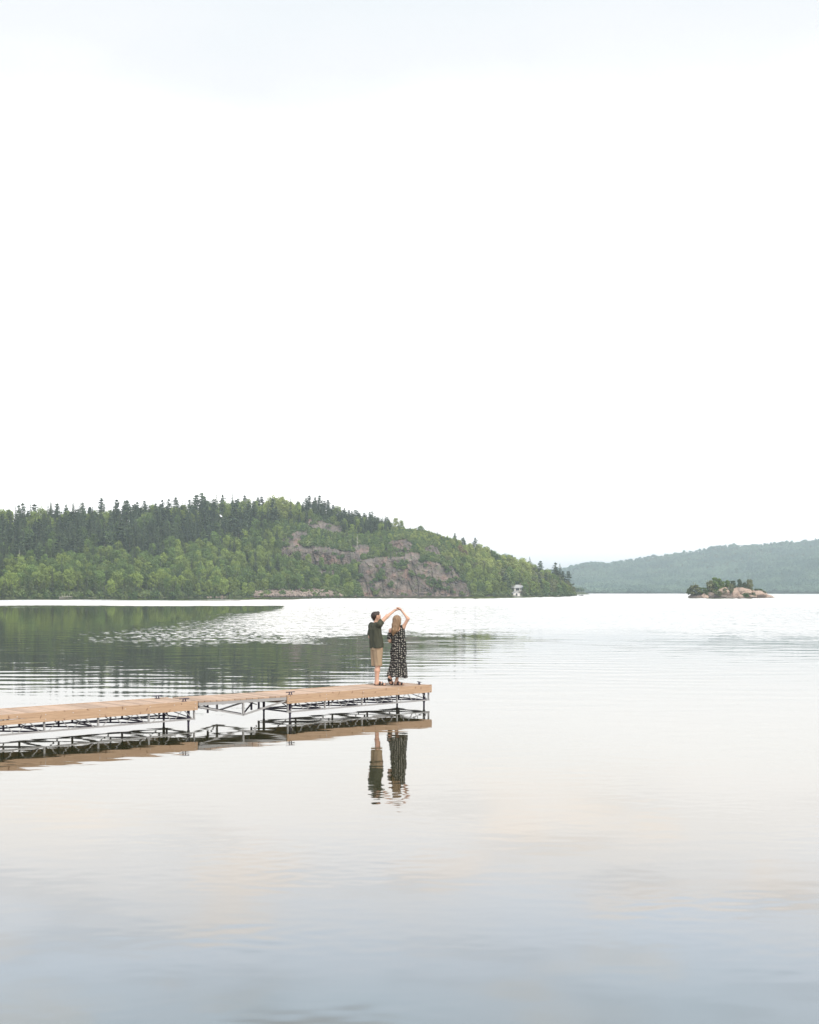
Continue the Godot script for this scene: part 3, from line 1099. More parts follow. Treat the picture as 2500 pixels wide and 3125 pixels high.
func make_forest() -> void:
	var kinds := {
		"spruce": [], "pine": [], "broad": [], "cedar": []}
	for k in 5:
		kinds.spruce.append(spruce_crown(100 + k, 12.0, [1.7, 2.0, 1.5, 2.3, 1.9][k], [1.0, 2.2, 1.4, 3.0, 0.8][k]))
		kinds.broad.append(broad_crown(200 + k, 9.0, [2.5, 2.9, 2.2, 3.2, 2.7][k], [14, 17, 12, 18, 15][k]))
	for k in 4:
		kinds.pine.append(pine_crown(300 + k))
		kinds.cedar.append(spruce_crown(400 + k, 8.0, [1.5, 1.8, 1.35, 1.6][k], 0.2))
	var tall := trunk_mesh(11.0, 0.17)
	var short := trunk_mesh(6.5, 0.16)
	# where every tree stands
	var spots := []
	var tries := 0
	while tries < 15000:
		tries += 1
		var x := rng.randf_range(-430.0, 1752.0)
		var w := rng.randf_range(0.0, 8.9)
		var s0 := hill_at(x, floorf(w))
		var s1 := hill_at(x, floorf(w) + 0.95)
		var deep := absf(s1.z - s0.z)
		if rng.randf() * 26.0 > deep + 2.5:
			continue
		var p := hill_at(x, w)
		var y := drop_of(p)
		if rocky(x, y):
			continue
		var mix := nfbm.get_noise_2d(x / 90.0, y / 45.0)
		var fine := rng.randf()
		var kind := "broad"
		var leafmat := "leaf_green"
		var tallness := rng.randf_range(0.85, 1.2)
		if x < 850.0:
			var line := ramp(x, [-400.0, 1745.0, 60.0, 1752.0, 220.0, 1722.0, 360.0, 1700.0, 470.0, 1735.0, 540.0, 1690.0, 700.0, 1668.0, 850.0, 1640.0]) + mix * 50.0
			if y < line:
				kind = "spruce" if fine < 0.56 else ("pine" if fine < 0.82 else "broad")
				if w > 6.7 and nfbm.get_noise_2d(x / 40.0, 3.0) > -0.05 and fine < 0.55:
					kind = "broad"
				leafmat = "leaf_fresh" if w > 6.5 else "leaf_green"
				tallness = rng.randf_range(0.8, 1.4)
			else:
				kind = "broad" if fine < 0.84 else ("cedar" if fine < 0.93 else "spruce")
				leafmat = ["leaf_green", "leaf_fresh", "leaf_green", "leaf_fresh"][rng.randi() % 4]
				tallness = rng.randf_range(0.75, 1.25)
			if w < 1.2 and x < 560.0 and fine < 0.62:
				kind = "cedar"
				tallness = rng.randf_range(0.6, 1.05)
			if x > 805.0 and w > 6.6:
				kind = "broad"
				leafmat = "leaf_yellow"
				tallness = 0.95
		elif x < 1195.0:
			if w > 6.0 and x > 905.0:
				kind = "spruce" if fine < 0.42 else ("pine" if fine < 0.74 else "broad")
				leafmat = "leaf_fresh"
				tallness = rng.randf_range(0.55, 0.95)
			elif w > 6.4:
				kind = "broad"
				leafmat = "leaf_yellow" if fine < 0.7 else "leaf_fresh"
				tallness = rng.randf_range(0.7, 0.95)
			elif w > 3.2:
				kind = "broad" if fine < 0.8 else "spruce"
				leafmat = "leaf_green" if fine < 0.5 else "leaf_fresh"
				tallness = rng.randf_range(0.3, 0.55)
			else:
				kind = "broad" if fine < 0.92 else "cedar"
				leafmat = "leaf_green" if fine < 0.6 else "leaf_fresh"
				tallness = rng.randf_range(0.55, 0.95)
		elif x < 1620.0:
			kind = "broad" if fine < 0.95 else "pine"
			leafmat = "leaf_yellow" if w > 4.0 and fine < 0.62 else ("leaf_fresh" if fine < 0.8 else "leaf_green")
			if rng.randf() < 0.025:
				leafmat = "leaf_rust"
			elif fine > 0.86 and w < 6.0:
				leafmat = "leaf_olive"
			tallness = ramp(x, [1195.0, 0.3, 1330.0, 0.36, 1400.0, 0.6, 1450.0, 0.85, 1560.0, 1.2]) * rng.randf_range(0.8, 1.2)
		else:
			kind = "broad" if fine < 0.84 else ("cedar" if fine < 0.92 else "pine")
			leafmat = "leaf_fresh" if fine < 0.3 else ("leaf_green" if fine < 0.56 else "leaf_olive")
			tallness = ramp(x, [1620.0, 1.2, 1700.0, 1.0, 1745.0, 0.75, 1768.0, 0.45]) * rng.randf_range(0.85, 1.1)
		var high: float = {"spruce": 12.0, "pine": 12.0, "cedar": 8.0, "broad": 9.0}[kind] * tallness
		# a tree may not hide the bare rock above it
		var up := high * FOCAL / -p.z
		var hides := rocky(x, y - up * 0.45) or rocky(x, y - up * 0.85)
		if hides and (rng.randf() < 0.93 or w < 1.5):
			continue
		if x > 1555.0 and x < 1602.0 and w < 4.2:
			continue
		if x > 770.0 and x < 1058.0 and w < 0.9:
			continue
		if w > 7.0 and x > 912.0 and x < 1010.0 and kind == "broad":
			continue
		# keep a little room round each tree
		var room: float = (2.3 if kind in ["spruce", "cedar"] else 3.0) * tallness
		var free := true
		for k in range(spots.size() - 1, -1, -1):
			if absf(spots[k][0].x - p.x) < room and absf(spots[k][0].z - p.z) < room:
				free = false
				break
		if not free:
			continue
		spots.append([p, kind, leafmat, tallness, x, w])
	spots.sort_custom(func(a, b): return a[0].z > b[0].z)
	var used := {"spruce": 0, "pine": 0, "broad": 0, "cedar": 0}
	var rest := {}
	var first := {}
	for s in spots:
		var kind: String = s[1]
		var v: int = rng.randi() % kinds[kind].size()
		var f: float = s[3]
		var size := Vector3(f * rng.randf_range(0.9, 1.15), f, f * rng.randf_range(0.9, 1.15))
		var leafmat: String = {"spruce": "leaf_spruce", "pine": "leaf_pine", "cedar": "leaf_cedar", "broad": s[2]}[kind]
		var most: int = {"spruce": 290, "pine": 150, "cedar": 150, "broad": 295}[kind]
		var seen: bool = s[4] > -12.0
		if seen and used[kind] < most and s[5] < 8.2:
			used[kind] += 1
			var called: String = {"spruce": "spruce_tree", "pine": "pine_tree", "cedar": "cedar_tree", "broad": "broadleaf_tree"}[kind]
			var words := describe_tree(kind, leafmat, s[4], s[5], f)
			tree(called, kinds[kind][v], tall if kind in ["spruce", "pine"] else short, mats[leafmat + ["", "_dark", "_light", "", ""][rng.randi() % 5]], s[0], size, rng.randf() * TAU, words, "tree", words.replace(" tree", " trees"))
		else:
			var key := "%s|%d|%s" % [kind, v, leafmat]
			if not rest.has(key):
				rest[key] = []
			rest[key].append([Transform3D(Basis(Vector3.UP, rng.randf() * TAU).scaled(size), s[0]), Color.WHITE * rng.randf_range(0.7, 1.3)])
	var roots := {}
	for kind in ["spruce", "pine", "cedar", "broad"]:
		var n: String = {"spruce": "spruce_forest", "pine": "pine_forest", "cedar": "cedar_thicket", "broad": "broadleaf_forest"}[kind]
		var l: String = {"spruce": "mass of dark spruces higher up the hill behind the nearer trees", "pine": "further pines scattered on the upper hill behind the nearer trees", "cedar": "further small cedars along the far shore left of the photo edge", "broad": "mass of bright green leafy trees up the hill behind the nearer ones"}[kind]
		for key in rest:
			if key.begins_with(kind):
				if not roots.has(kind):
					roots[kind] = thing(n, l, "forest")
					tag(roots[kind], "", "", "", "stuff")
				var bits: PackedStringArray = key.split("|")
				scatter("tree_mass", kinds[kind][int(bits[1])], mats[bits[2]], rest[key], roots[kind])
	print("trees ", spots.size(), " ", used)
	single_trees(kinds, tall, short)
	undergrowth()


func describe_tree(kind: String, leafmat: String, x: float, w: float, f: float) -> String:
	var look: String = {"spruce": "dark green spruce", "pine": "open dark pine", "cedar": "olive green cedar"}.get(kind, "")
	if kind == "broad":
		look = {"leaf_green": "mid green leafy tree", "leaf_fresh": "fresh bright green leafy tree", "leaf_yellow": "yellow green leafy tree", "leaf_olive": "olive brown leafy tree"}[leafmat]
	var where := "at the photo's left edge"
	if x > 1620.0:
		where = "on the point right of the cottage"
	elif x > 1440.0:
		where = "on the slope between cliff and cottage"
	elif x > 1195.0:
		where = "on the slope above the tall cliff"
	elif x > 850.0:
		where = "among ledges left of the cliff"
	elif x > 600.0:
		where = "on the slope left of the rock ledges"
	elif x > 300.0:
		where = "midway along the left slope"
	elif x > 140.0:
		where = "left of the left slope's middle"
	var high := "by the waterline"
	if w > 6.5:
		high = "up on the crest"
	elif w > 2.5:
		high = "halfway up"
	elif w > 1.0:
		high = "low down"
	var bulk := "tall " if f > 1.08 else ("small " if f < 0.85 else "")
	return "%s%s %s %s" % [bulk, look.replace("fresh bright", "bright"), high, where]


func single_trees(kinds: Dictionary, tall: Mesh, short: Mesh) -> void:
	# trees that stand out one by one against the sky or the rock
	var list := [
		[945, 1578, 8.0, 64, "pine", 0, 1.15, "windswept dark pine on the summit, leftmost above the bare lookout rock"],
		[962, 1580, 8.0, 62, "pine", 1, 1.0, "slim dark pine on the summit, second from the left above the lookout rock"],
		[976, 1580, 8.0, 66, "pine", 2, 1.1, "tallest dark pine of the summit group above the bare lookout rock"],
		[1000, 1585, 8.0, 58, "pine", 3, 1.2, "bushy dark pine at the right end of the summit group"],
		[1018, 1592, 8.0, 50, "pine", 0, 1.1, "lower dark pine stepping down right of the summit group"],
		[887, 1625, 6.4, 112, "spruce", 2, 0.85, "tall narrow dark spruce standing before the yellow green summit trees"],
		[94, 1615, 7.6, 86, "spruce", 0, 0.8, "pointed dark spruce rising highest over the far left skyline"],
		[76, 1615, 7.5, 68, "spruce", 2, 0.9, "dark spruce beside the highest one on the far left skyline"],
		[145, 1612, 7.7, 70, "spruce", 1, 0.8, "lone spruce tip on the left skyline over pale yellow trees"],
		[202, 1610, 7.7, 68, "pine", 1, 0.8, "lone pine tip on the left skyline right of the lone spruce"],
		[253, 1608, 7.7, 72, "pine", 2, 0.9, "feathery pine tip on the left skyline over bright leafy crowns"],
		[318, 1604, 7.6, 62, "spruce", 3, 0.8, "spruce tip on the skyline at the first dip of the left ridge"],
		[388, 1602, 7.7, 68, "spruce", 4, 0.8, "small spruce tip on the left ridge just before it rises"],
		[418, 1600, 7.6, 66, "pine", 0, 0.9, "twin pine tip on the left ridge where it starts to rise"],
		[440, 1600, 7.6, 70, "pine", 3, 0.9, "second twin pine tip on the left ridge where it starts to rise"],
		[556, 1592, 7.6, 72, "spruce", 0, 0.9, "dense dark spruce tip on the ridge left of its tallest pair"],
		[602, 1588, 7.7, 76, "pine", 2, 1.0, "broad dark pine of the tallest pair on the left ridge"],
		[617, 1588, 7.7, 78, "spruce", 3, 0.9, "dense spruce of the tallest pair on the left ridge"],
		[679, 1584, 7.7, 72, "pine", 1, 0.9, "solitary pine with a flat top right of the tallest ridge pair"],
		[745, 1578, 7.7, 58, "spruce", 1, 0.9, "rounded spruce tip on the ridge left of the yellow green summit"],
		[772, 1578, 7.7, 56, "spruce", 4, 0.9, "spruce tip on the ridge nearest the yellow green summit trees"],
		[1051, 1604, 7.8, 52, "pine", 1, 0.9, "ragged pine on the descending skyline right of the summit"],
		[1075, 1612, 7.8, 50, "pine", 0, 0.9, "thin ragged pine on the descending skyline"],
		[1136, 1622, 7.6, 60, "pine", 2, 0.9, "leaning bare topped pine on the descending skyline above the ledges"],
		[1172, 1625, 7.6, 46, "spruce", 2, 0.9, "dark spruce at the right end of the dark stand above the cliff"],
		[1500, 1722, 7.8, 44, "pine", 3, 0.8, "dark pine tip on the skyline of the slope right of the cliff"],
		[1513, 1724, 7.8, 34, "spruce", 2, 0.6, "tiny spruce tip beside the pine on the right hand skyline"],
		[1563, 1742, 7.8, 46, "pine", 1, 0.9, "dark feathery pine on the skyline left above the cottage"],
		[1617, 1764, 7.8, 66, "spruce", 3, 1.0, "dark spruce on the skyline right above the cottage"],
		[1695, 1785, 7.0, 66, "pine", 2, 1.1, "broad dark pine near the end of the wooded point"],
		[1709, 1786, 7.0, 66, "spruce", 3, 1.1, "dark spruce next to the broad pine near the end of the point"],
		[1733, 1806, 6.0, 62, "pine", 3, 1.2, "leaning dark pine at the very tip of the wooded point"],
		[1032, 1738, 3.2, 44, "spruce", 2, 0.8, "single small dark spruce standing against the middle rock ledge"],
		[1345, 1818, 0.6, 50, "spruce", 3, 1.3, "dark bushy spruce at the waterline before the tall cliff"],
		[1327, 1818, 0.5, 36, "cedar", 1, 1.5, "low dark cedar at the waterline left of the bushy spruce"],
		[1380, 1818, 0.5, 36, "cedar", 0, 1.5, "olive cedar at the waterline near the right edge of the cliff"],
		[726, 1812, 1.2, 66, "cedar", 1, 1.5, "conical olive cedar beside the bare scree at the waterline"],
		[494, 1760, 2.6, 94, "spruce", 3, 1.1, "big pale green spruce standing out halfway up the left slope"],
		[405, 1700, 4.6, 96, "spruce", 1, 1.0, "pale pointed spruce in the dark stand halfway up the left slope"],
		[1192, 1714, 3.0, 40, "spruce", 0, 0.9, "dark spruce growing on the top lip of the tall cliff"]]
	for t in list:
		var p := hill_at(t[0], t[2])
		var y := drop_of(p)
		var high: float = (t[3] + (y - t[1]) * 1.0) / FOCAL * -p.z
		var kind: String = t[4]
		var f: float = high / (8.0 if kind == "cedar" else 12.0)
		tree({"spruce": "spruce_tree", "pine": "pine_tree", "cedar": "cedar_tree"}[kind], kinds[kind][t[5]], tall if kind != "cedar" else short, mats["leaf_" + kind], p, Vector3(t[6] * f, f, t[6] * f), rng.randf() * TAU, t[7], "tree")
	# broad trees that stand out
	var broad := [
		[1632, 1822, 0.9, 50, "leaf_fresh", 3, 1.15, "round bright green tree covering the right half of the cottage"],
		[1610, 1822, 0.5, 46, "leaf_rust", 2, 0.75, "reddish brown tree just right of the cottage roof"],
		[1600, 1822, 0.4, 22, "leaf_olive", 1, 1.2, "low olive bush in front of the cottage at the water"],
		[1555, 1800, 3.0, 70, "leaf_green", 0, 1.1, "rounded green tree rising left behind the cottage"],
		[1596, 1796, 5.0, 58, "leaf_fresh", 4, 1.1, "round leafy tree directly behind the cottage roof"],
		[834, 1590, 7.0, 74, "leaf_yellow", 3, 1.2, "tall yellow green tree crowning the hill left of the pointed spruce"],
		[860, 1588, 7.2, 72, "leaf_yellow", 1, 1.2, "rounded yellow green tree on the summit, right of the tallest one"],
		[912, 1590, 7.2, 52, "leaf_fresh", 0, 1.2, "round green tree on the summit beside the pointed spruce"],
		[1030, 1590, 7.8, 46, "leaf_fresh", 4, 1.0, "bright leafy tree on the skyline right of the summit pines"],
		[1208, 1622, 7.6, 42, "leaf_yellow", 2, 1.1, "pale yellow green tree on the skyline above the cliff"],
		[1225, 1622, 7.6, 34, "leaf_fresh", 0, 1.2, "bushy green tree on the skyline where the ridge steps down"],
		[1283, 1634, 7.6, 30, "leaf_green", 4, 1.6, "low dark green thicket on the ridge right of the step"],
		[905, 1812, 1.0, 60, "leaf_green", 3, 1.2, "large deep green tree on the shore above the scree"],
		[960, 1800, 1.4, 62, "leaf_green", 1, 1.2, "deep green tree in the gully left of the tall cliff"]]
	for t in broad:
		var p := hill_at(t[0], t[2])
		var high: float = (t[3] + (drop_of(p) - t[1])) / FOCAL * -p.z
		var f := maxf(high, 3.0) / 8.6
		tree("broadleaf_tree", kinds.broad[t[5]], short, mats[t[4]], p, Vector3(t[6] * f, f, t[6] * f), rng.randf() * TAU, t[7], "tree")
	# bare trunks
	bare_tree(hill_at(1090, 4.7), 8.5, "dead bare white tree with few limbs above the middle ledge")
	bare_tree(hill_at(58, 2.6), 10.5, "straight bare white trunk in the woods at the far left")


func bare_tree(at: Vector3, h: float, label: String) -> void:
	var o := thing("dead_tree", label, "dead tree", at)
	put("trunk", tube_mesh(Vector3(0, -0.5, 0), Vector3(0.2, h, 0), 0.19, 0.05, 6), mats.pale_bark, o)
	for k in 7:
		var y := h * (0.35 + 0.09 * k)
		var a := k * 2.3
		put("branch", tube_mesh(Vector3(0.2 * y / h, y, 0), Vector3(cos(a) * (2.0 - k * 0.2), y + 0.7, sin(a) * (2.0 - k * 0.2)), 0.07, 0.02, 5), mats.pale_bark, o)


func undergrowth() -> void:
	var shapes := [bush_crown(31), bush_crown(32), bush_crown(33)]
	var where := [[], [], []]
	var tries := 0
	while tries < 16000:
		tries += 1
		var x := rng.randf_range(-20.0, 1756.0) if tries % 3 == 0 else rng.randf_range(780.0, 1480.0)
		var w := rng.randf_range(0.02, 8.0)
		var p := hill_at(x, w)
		var y := drop_of(p)
		var s := rng.randf_range(0.6, 1.7)
		if x > 760.0 and x < 1470.0:
			var gap := nfbm.get_noise_2d(x / 70.0 + 5.0, y / 34.0)
			if rocky(x, y) or rocky(x, y - s * 6.0):
				if gap < 0.26 or rng.randf() < 0.55:
					continue
				s *= 0.75
				p += Vector3(0.1, 0.3, 1.0) * 1.0
			if inside(scree_zone, x, y) and rng.randf() < 0.93:
				continue
		if x > 1556.0 and x < 1600.0 and w < 4.0:
			continue
		var tint := Color(0.085, 0.145, 0.045).lerp(Color(0.19, 0.24, 0.08), clampf(0.4 + nfbm.get_noise_2d(x / 40.0, y / 40.0) + rng.randf_range(-0.3, 0.3), 0.0, 1.0))
		where[tries % 3].append([Transform3D(Basis(Vector3.UP, rng.randf() * TAU).scaled(Vector3(s * 1.2, s, s * 1.2)), p), tint])
	var root := thing("undergrowth", "low green shrubs covering the ledges and the forest floor of the hill", "shrubs")
	tag(root, "", "", "", "stuff")
	for v in 3:
		scatter("shrub_mass", shapes[v], mats.canopy, where[v], root)
	# loose stones along the shore and on the bare scree
	var stones := [stone(Vector3(0.6, 0.42, 0.5), 1, 0.4, 7, 5), stone(Vector3(0.7, 0.4, 0.45), 2, 0.4, 7, 5), stone(Vector3(0.5, 0.45, 0.5), 3, 0.4, 7, 5)]
	mat("stones", Color.WHITE, 0.9, 0.0, true)
	var lie := [[], [], []]
	tries = 0
	while tries < 5200:
		tries += 1
		var scree := tries % 4 != 0
		var x := rng.randf_range(765.0, 1065.0) if scree else rng.randf_range(500.0, 1756.0)
		var w := rng.randf_range(0.0, 1.25 if scree else 0.25)
		var p := hill_at(x, w)
		if scree and not inside(scree_zone, x, drop_of(p)):
			continue
		if not scree and ((x > 690.0 and x < 1080.0) or (x < 632.0) or (x > 1105.0 and rng.randf() < 0.6)):
			continue
		p.y = maxf(p.y + (0.7 if scree else 0.0), 0.05)
		var s := (0.45 + 1.5 * pow(rng.randf(), 2.5)) * (1.0 if scree else 0.7)
		lie[tries % 3].append([Transform3D(Basis.from_euler(Vector3(rng.randf() * 0.8, rng.randf() * TAU, rng.randf() * 0.8)).scaled(Vector3(s, s, s)), p), Color(0.36, 0.29, 0.255).lerp(Color(0.44, 0.36, 0.31), rng.randf()) * rng.randf_range(0.35, 1.0)])
	var sr := thing("scree", "pinkish broken stones in a bare patch and along the far waterline", "rocks")
	tag(sr, "", "", "", "stuff")
	for v in 3:
		scatter("stone_mass", stones[v], mats.stones, lie[v], sr)


# ---------------------------------------------------------------- the islet

func make_island() -> void:
	var d := 576.0
	var o := thing("islet", "small rocky islet of pinkish granite out in the lake", "islet")
	tag(o, "", "", "", "structure")
	mat("granite", Color.WHITE, 0.85)
	mats.granite.albedo_texture = noise_texture(256, 256, 2.0, 2.0, lin(0.30, 0.205, 0.16), lin(0.56, 0.45, 0.38), 21, 0.9)
	mats.granite.uv1_triplanar = true
	mats.granite.uv1_scale = Vector3(0.16, 0.3, 0.16)
	mat("dark_granite", Color.WHITE, 0.9)
	mats.dark_granite.albedo_texture = noise_texture(256, 256, 2.0, 2.0, lin(0.10, 0.085, 0.075), lin(0.28, 0.22, 0.185), 22, 0.9)
	mats.dark_granite.uv1_triplanar = true
	mats.dark_granite.uv1_scale = Vector3(0.2, 0.3, 0.2)
	# bearing, drop of the middle, half width, half height in survey units, depth radius in metres, forward
	var list := [
		[2248, 1812, 50, 23, 5.0, 0.5, 0], [2208, 1812, 26, 20, 4.5, 1.0, 0], [2268, 1806, 22, 14, 4.0, 1.6, 0], [2312, 1816, 34, 17, 4.5, 0.0, 0], [2340, 1823, 24, 9, 3.0, 0.3, 0],
		[2135, 1823, 34, 13, 4.5, 0.0, 1], [2166, 1820, 26, 14, 3.5, 1.5, 1], [2195, 1822, 30, 10, 3.0, 2.6, 1], [2180, 1812, 40, 16, 6.0, -4.0, 1], [2228, 1824, 34, 7, 2.5, 3.4, 1], [2262, 1821, 20, 8, 3.0, 3.0, 0], [2292, 1822, 18, 8, 3.0, 3.0, 0],
		[2152, 1820, 14, 10, 2.5, 3.0, 0], [2283, 1811, 14, 10, 3.0, 2.2, 0]]
	var n := 0
	for r in list:
		var p := sv(r[0], r[1], d - r[5])
		var k := d / FOCAL
		var b := put("boulder", stone(Vector3(r[2] * k, r[3] * k, r[4]), 500 + n, 0.22, 22, 14), mats.dark_granite if r[6] else mats.granite, o)
		b.position = p
		n += 1
	# growth on the islet: bearing, base, top, half width, leaf, look
	var g := [
		[2152, 1820, 1806, 14, "leaf_cedar", "dark bush low on the islet between the left cluster and the tall thicket", 3],
		[2190, 1822, 1805, 14, "leaf_olive", "grey olive bush low on the rock under the tall thicket's right side", 4],
		[2212, 1814, 1797, 10, "leaf_olive", "small olive bush at the foot of the pale boulder's left end", 4],
		[2330, 1812, 1803, 10, "leaf_olive", "low olive bush on the slope of the right boulder", 2],
		[2298, 1820, 1809, 9, "leaf_olive", "small olive bush in the notch left of the right boulder", 4],
		[2120, 1816, 1788, 20, "leaf_olive", "grey green bush cluster at the left end of the islet", 1],
		[2103, 1814, 1797, 9, "leaf_cedar", "small dark bush overhanging the islet's left edge", 1],
		[2147, 1812, 1795, 17, "leaf_green", "low green bush between the islet's left cluster and its round thicket", 1],
		[2188, 1808, 1767, 20, "leaf_green", "tall round green thicket at the islet's highest point", 1],
		[2170, 1812, 1775, 20, "leaf_olive", "grey green shrub left of the islet's tall thicket", 1],
		[2172, 1821, 1796, 15, "leaf_olive", "grey bush hanging down the dark rock below the tall thicket", 1],
		[2203, 1802, 1782, 14, "leaf_fresh", "bright green bush right of the islet's tall thicket", 1],
		[2221, 1794, 1772, 11, "leaf_green", "dark green shrub behind the big pale boulder's left end", 0],
		[2238, 1794, 1774, 11, "leaf_pine", "dark juniper behind the middle of the pale boulder", 0],
		[2257, 1796, 1770, 8, "leaf_pine", "upright dark juniper tallest behind the pale boulder", 0],
		[2271, 1796, 1779, 10, "leaf_pine", "low dark juniper right of the upright one", 0],
		[2287, 1808, 1772, 11, "leaf_olive", "sparse pale shrub between the pale boulder and the right boulder", 1],
		[2231, 1812, 1784, 9, "leaf_olive", "olive shrub growing in the cleft of the pale boulder", 4],
		[2276, 1823, 1811, 13, "leaf_green", "low green bush at the waterline before the pale boulder", 5],
		[2314, 1803, 1797, 14, "leaf_green", "flat green shrub on top of the right boulder", 1]]
	var shapes := [broad_crown(61, 1.0, 0.5, 10, 0.05, 70), broad_crown(62, 1.0, 0.5, 12, 0.05, 70), broad_crown(63, 1.0, 0.5, 9, 0.1, 60)]
	# crowns made at unit size carry small leaves; remake them with coarser ones
	var bush := [islet_bush(71), islet_bush(72), islet_bush(73)]
	var q := 0
	for s in g:
		var p := sv(s[0], s[1], d - s[6])
		var k := d / FOCAL
		var h: float = (s[1] - s[2]) * k
		var t := thing("shrub", s[5], "shrub", p, q * 1.3)
		put("foliage", bush[q % 3], mats[s[4]], t).scale = Vector3(s[3] * k / 1.6, h / 3.6, s[3] * k / 1.6)
		put("stem", tube_mesh(Vector3(0, -0.4, 0), Vector3(0, h * 0.6, 0), 0.12, 0.05, 5), mats.bark, t)
		q += 1
	for s in [[2116, 1800, 1776], [2123, 1800, 1778], [2160, 1790, 1770], [2283, 1795, 1772], [2290, 1795, 1771]]:
		var p := sv(s[0], s[1], d - 1.0)
		var h: float = (s[1] - s[2]) * d / FOCAL
		var words: String = {2116: "thin spiky sapling topping the islet's left bush cluster, left one", 2123: "thin spiky sapling topping the islet's left bush cluster, right one", 2160: "thin bare topped sapling left of the islet's tall thicket", 2283: "thin sapling rising from the sparse pale shrub, left one", 2290: "thin sapling rising from the sparse pale shrub, right one"}[s[0]]
		var t := thing("sapling", words, "sapling", p)
		put("stem", tube_mesh(Vector3(0, -0.5, 0), Vector3(0, h, 0), 0.07, 0.03, 5), mats.bark, t)
		put("twigs", spruce_crown(int(s[0]), 4.0, 0.45, 0.8), mats.leaf_olive, t).set_meta("kind", "stuff")
		t.get_child(1).scale = Vector3(1, h / 4.0, 1)


func islet_bush(sd: int) -> ArrayMesh:
	return broad_crown(sd, 4.2, 1.55, 12, 0.08, 80)


# ---------------------------------------------------------------- cottage, boat, small things

func make_cottage() -> void:
	var d := 774.0
	var k := d / FOCAL
	var at := sv(1587, 1804, d)
	var o := thing("cottage", "white lakeside cottage with a grey hip roof half hidden by trees", "cottage", at, 0.35)
	var st := shaper()
	box(st, Vector3(0, 1.0, -2.5), Vector3(8.0, 2.4, 5.0))
	put("wall", done(st), mats.white_paint, o)
	put("foundation", box_mesh(Vector3(7.8, 4.0, 4.8), Vector3(0, -2.2, -2.5)), mats.dark_granite, o)
	# hip roof
	st = shaper()
	st.set_smooth_group(-1)
	var a := Vector3(-4.6, 2.15, 0.7)
	var b := Vector3(4.6, 2.15, 0.7)
	var c := Vector3(4.6, 2.15, -5.7)
	var e := Vector3(-4.6, 2.15, -5.7)
	var r0 := Vector3(-1.6, 4.2, -2.5)
	var r1 := Vector3(1.6, 4.2, -2.5)
	quad(st, a, b, r1, r0)
	quad(st, c, e, r0, r1)
	for t in [[e, a, r0], [b, c, r1]]:
		for p in [t[0], t[2], t[1]]:
			st.add_vertex(p)
	quad(st, a, e, c, b)
	var roof := put("roof", done(st), mats.roof_metal, o)
	put("chimney", box_mesh(Vector3(0.6, 1.5, 0.6), Vector3(1.2, 4.4, -2.0)), mats.dark_granite, roof)
	put("porch_screen", box_mesh(Vector3(2.4, 1.5, 0.06), Vector3(-1.75, 1.1, 0.02)), mats.dark_glass, o)
	for x in [-3.1, -0.45]:
		put("post", box_mesh(Vector3(0.16, 1.7, 0.16), Vector3(x, 1.1, 0.09)), mats.white_paint, o)
	for x in [0.6, 1.6, 2.6]:
		var w := put("window", box_mesh(Vector3(0.72, 1.2, 0.08), Vector3(x, 1.2, 0.0)), mats.white_paint, o)
		put("pane", box_mesh(Vector3(0.54, 1.0, 0.04), Vector3(x, 1.2, 0.05)), mats.dark_glass, w)
	# boathouse at the water
	d = 766.0
	o = thing("boathouse", "small white boathouse with an arched door at the water below the cottage", "boathouse", sv(1577, 1819.6, d), 0.3)
	var wall := prism(PackedVector2Array([Vector2(-2.3, -0.4), Vector2(2.3, -0.4), Vector2(2.3, 2.0), Vector2(0, 3.0), Vector2(-2.3, 2.0)]), -4.0, 0.0)
	put("wall", wall, mats.white_paint, o)
	st = shaper()
	bar(st, Vector3(-2.75, 1.92, -1.9), Vector3(0.03, 3.18, -1.9), 4.6, 0.1)
	put("roof_slope", done(st), mats.roof_metal, o)
	st = shaper()
	bar(st, Vector3(2.75, 1.92, -1.9), Vector3(-0.03, 3.2, -1.9), 4.6, 0.1)
	put("roof_slope", done(st), mats.roof_metal, o)
	var arch := PackedVector2Array([Vector2(-0.55, 0.1), Vector2(0.55, 0.1), Vector2(0.55, 1.4)])
	for t in range(1, 8):
		arch.append(Vector2(0.55 * cos(PI * t / 8.0), 1.4 + 0.5 * sin(PI * t / 8.0)))
	arch.append(Vector2(-0.55, 1.4))
	var door := put("door", prism(arch, 0.0, 0.05), mats.dark_glass, o)
	put("handle", box_mesh(Vector3(0.05, 0.2, 0.05), Vector3(0.4, 0.95, 0.08)), mats.white_paint, door)
	put("deck", box_mesh(Vector3(5.2, 0.25, 1.4), Vector3(0.4, 0.1, 0.75)), mats.pale_bark, o)


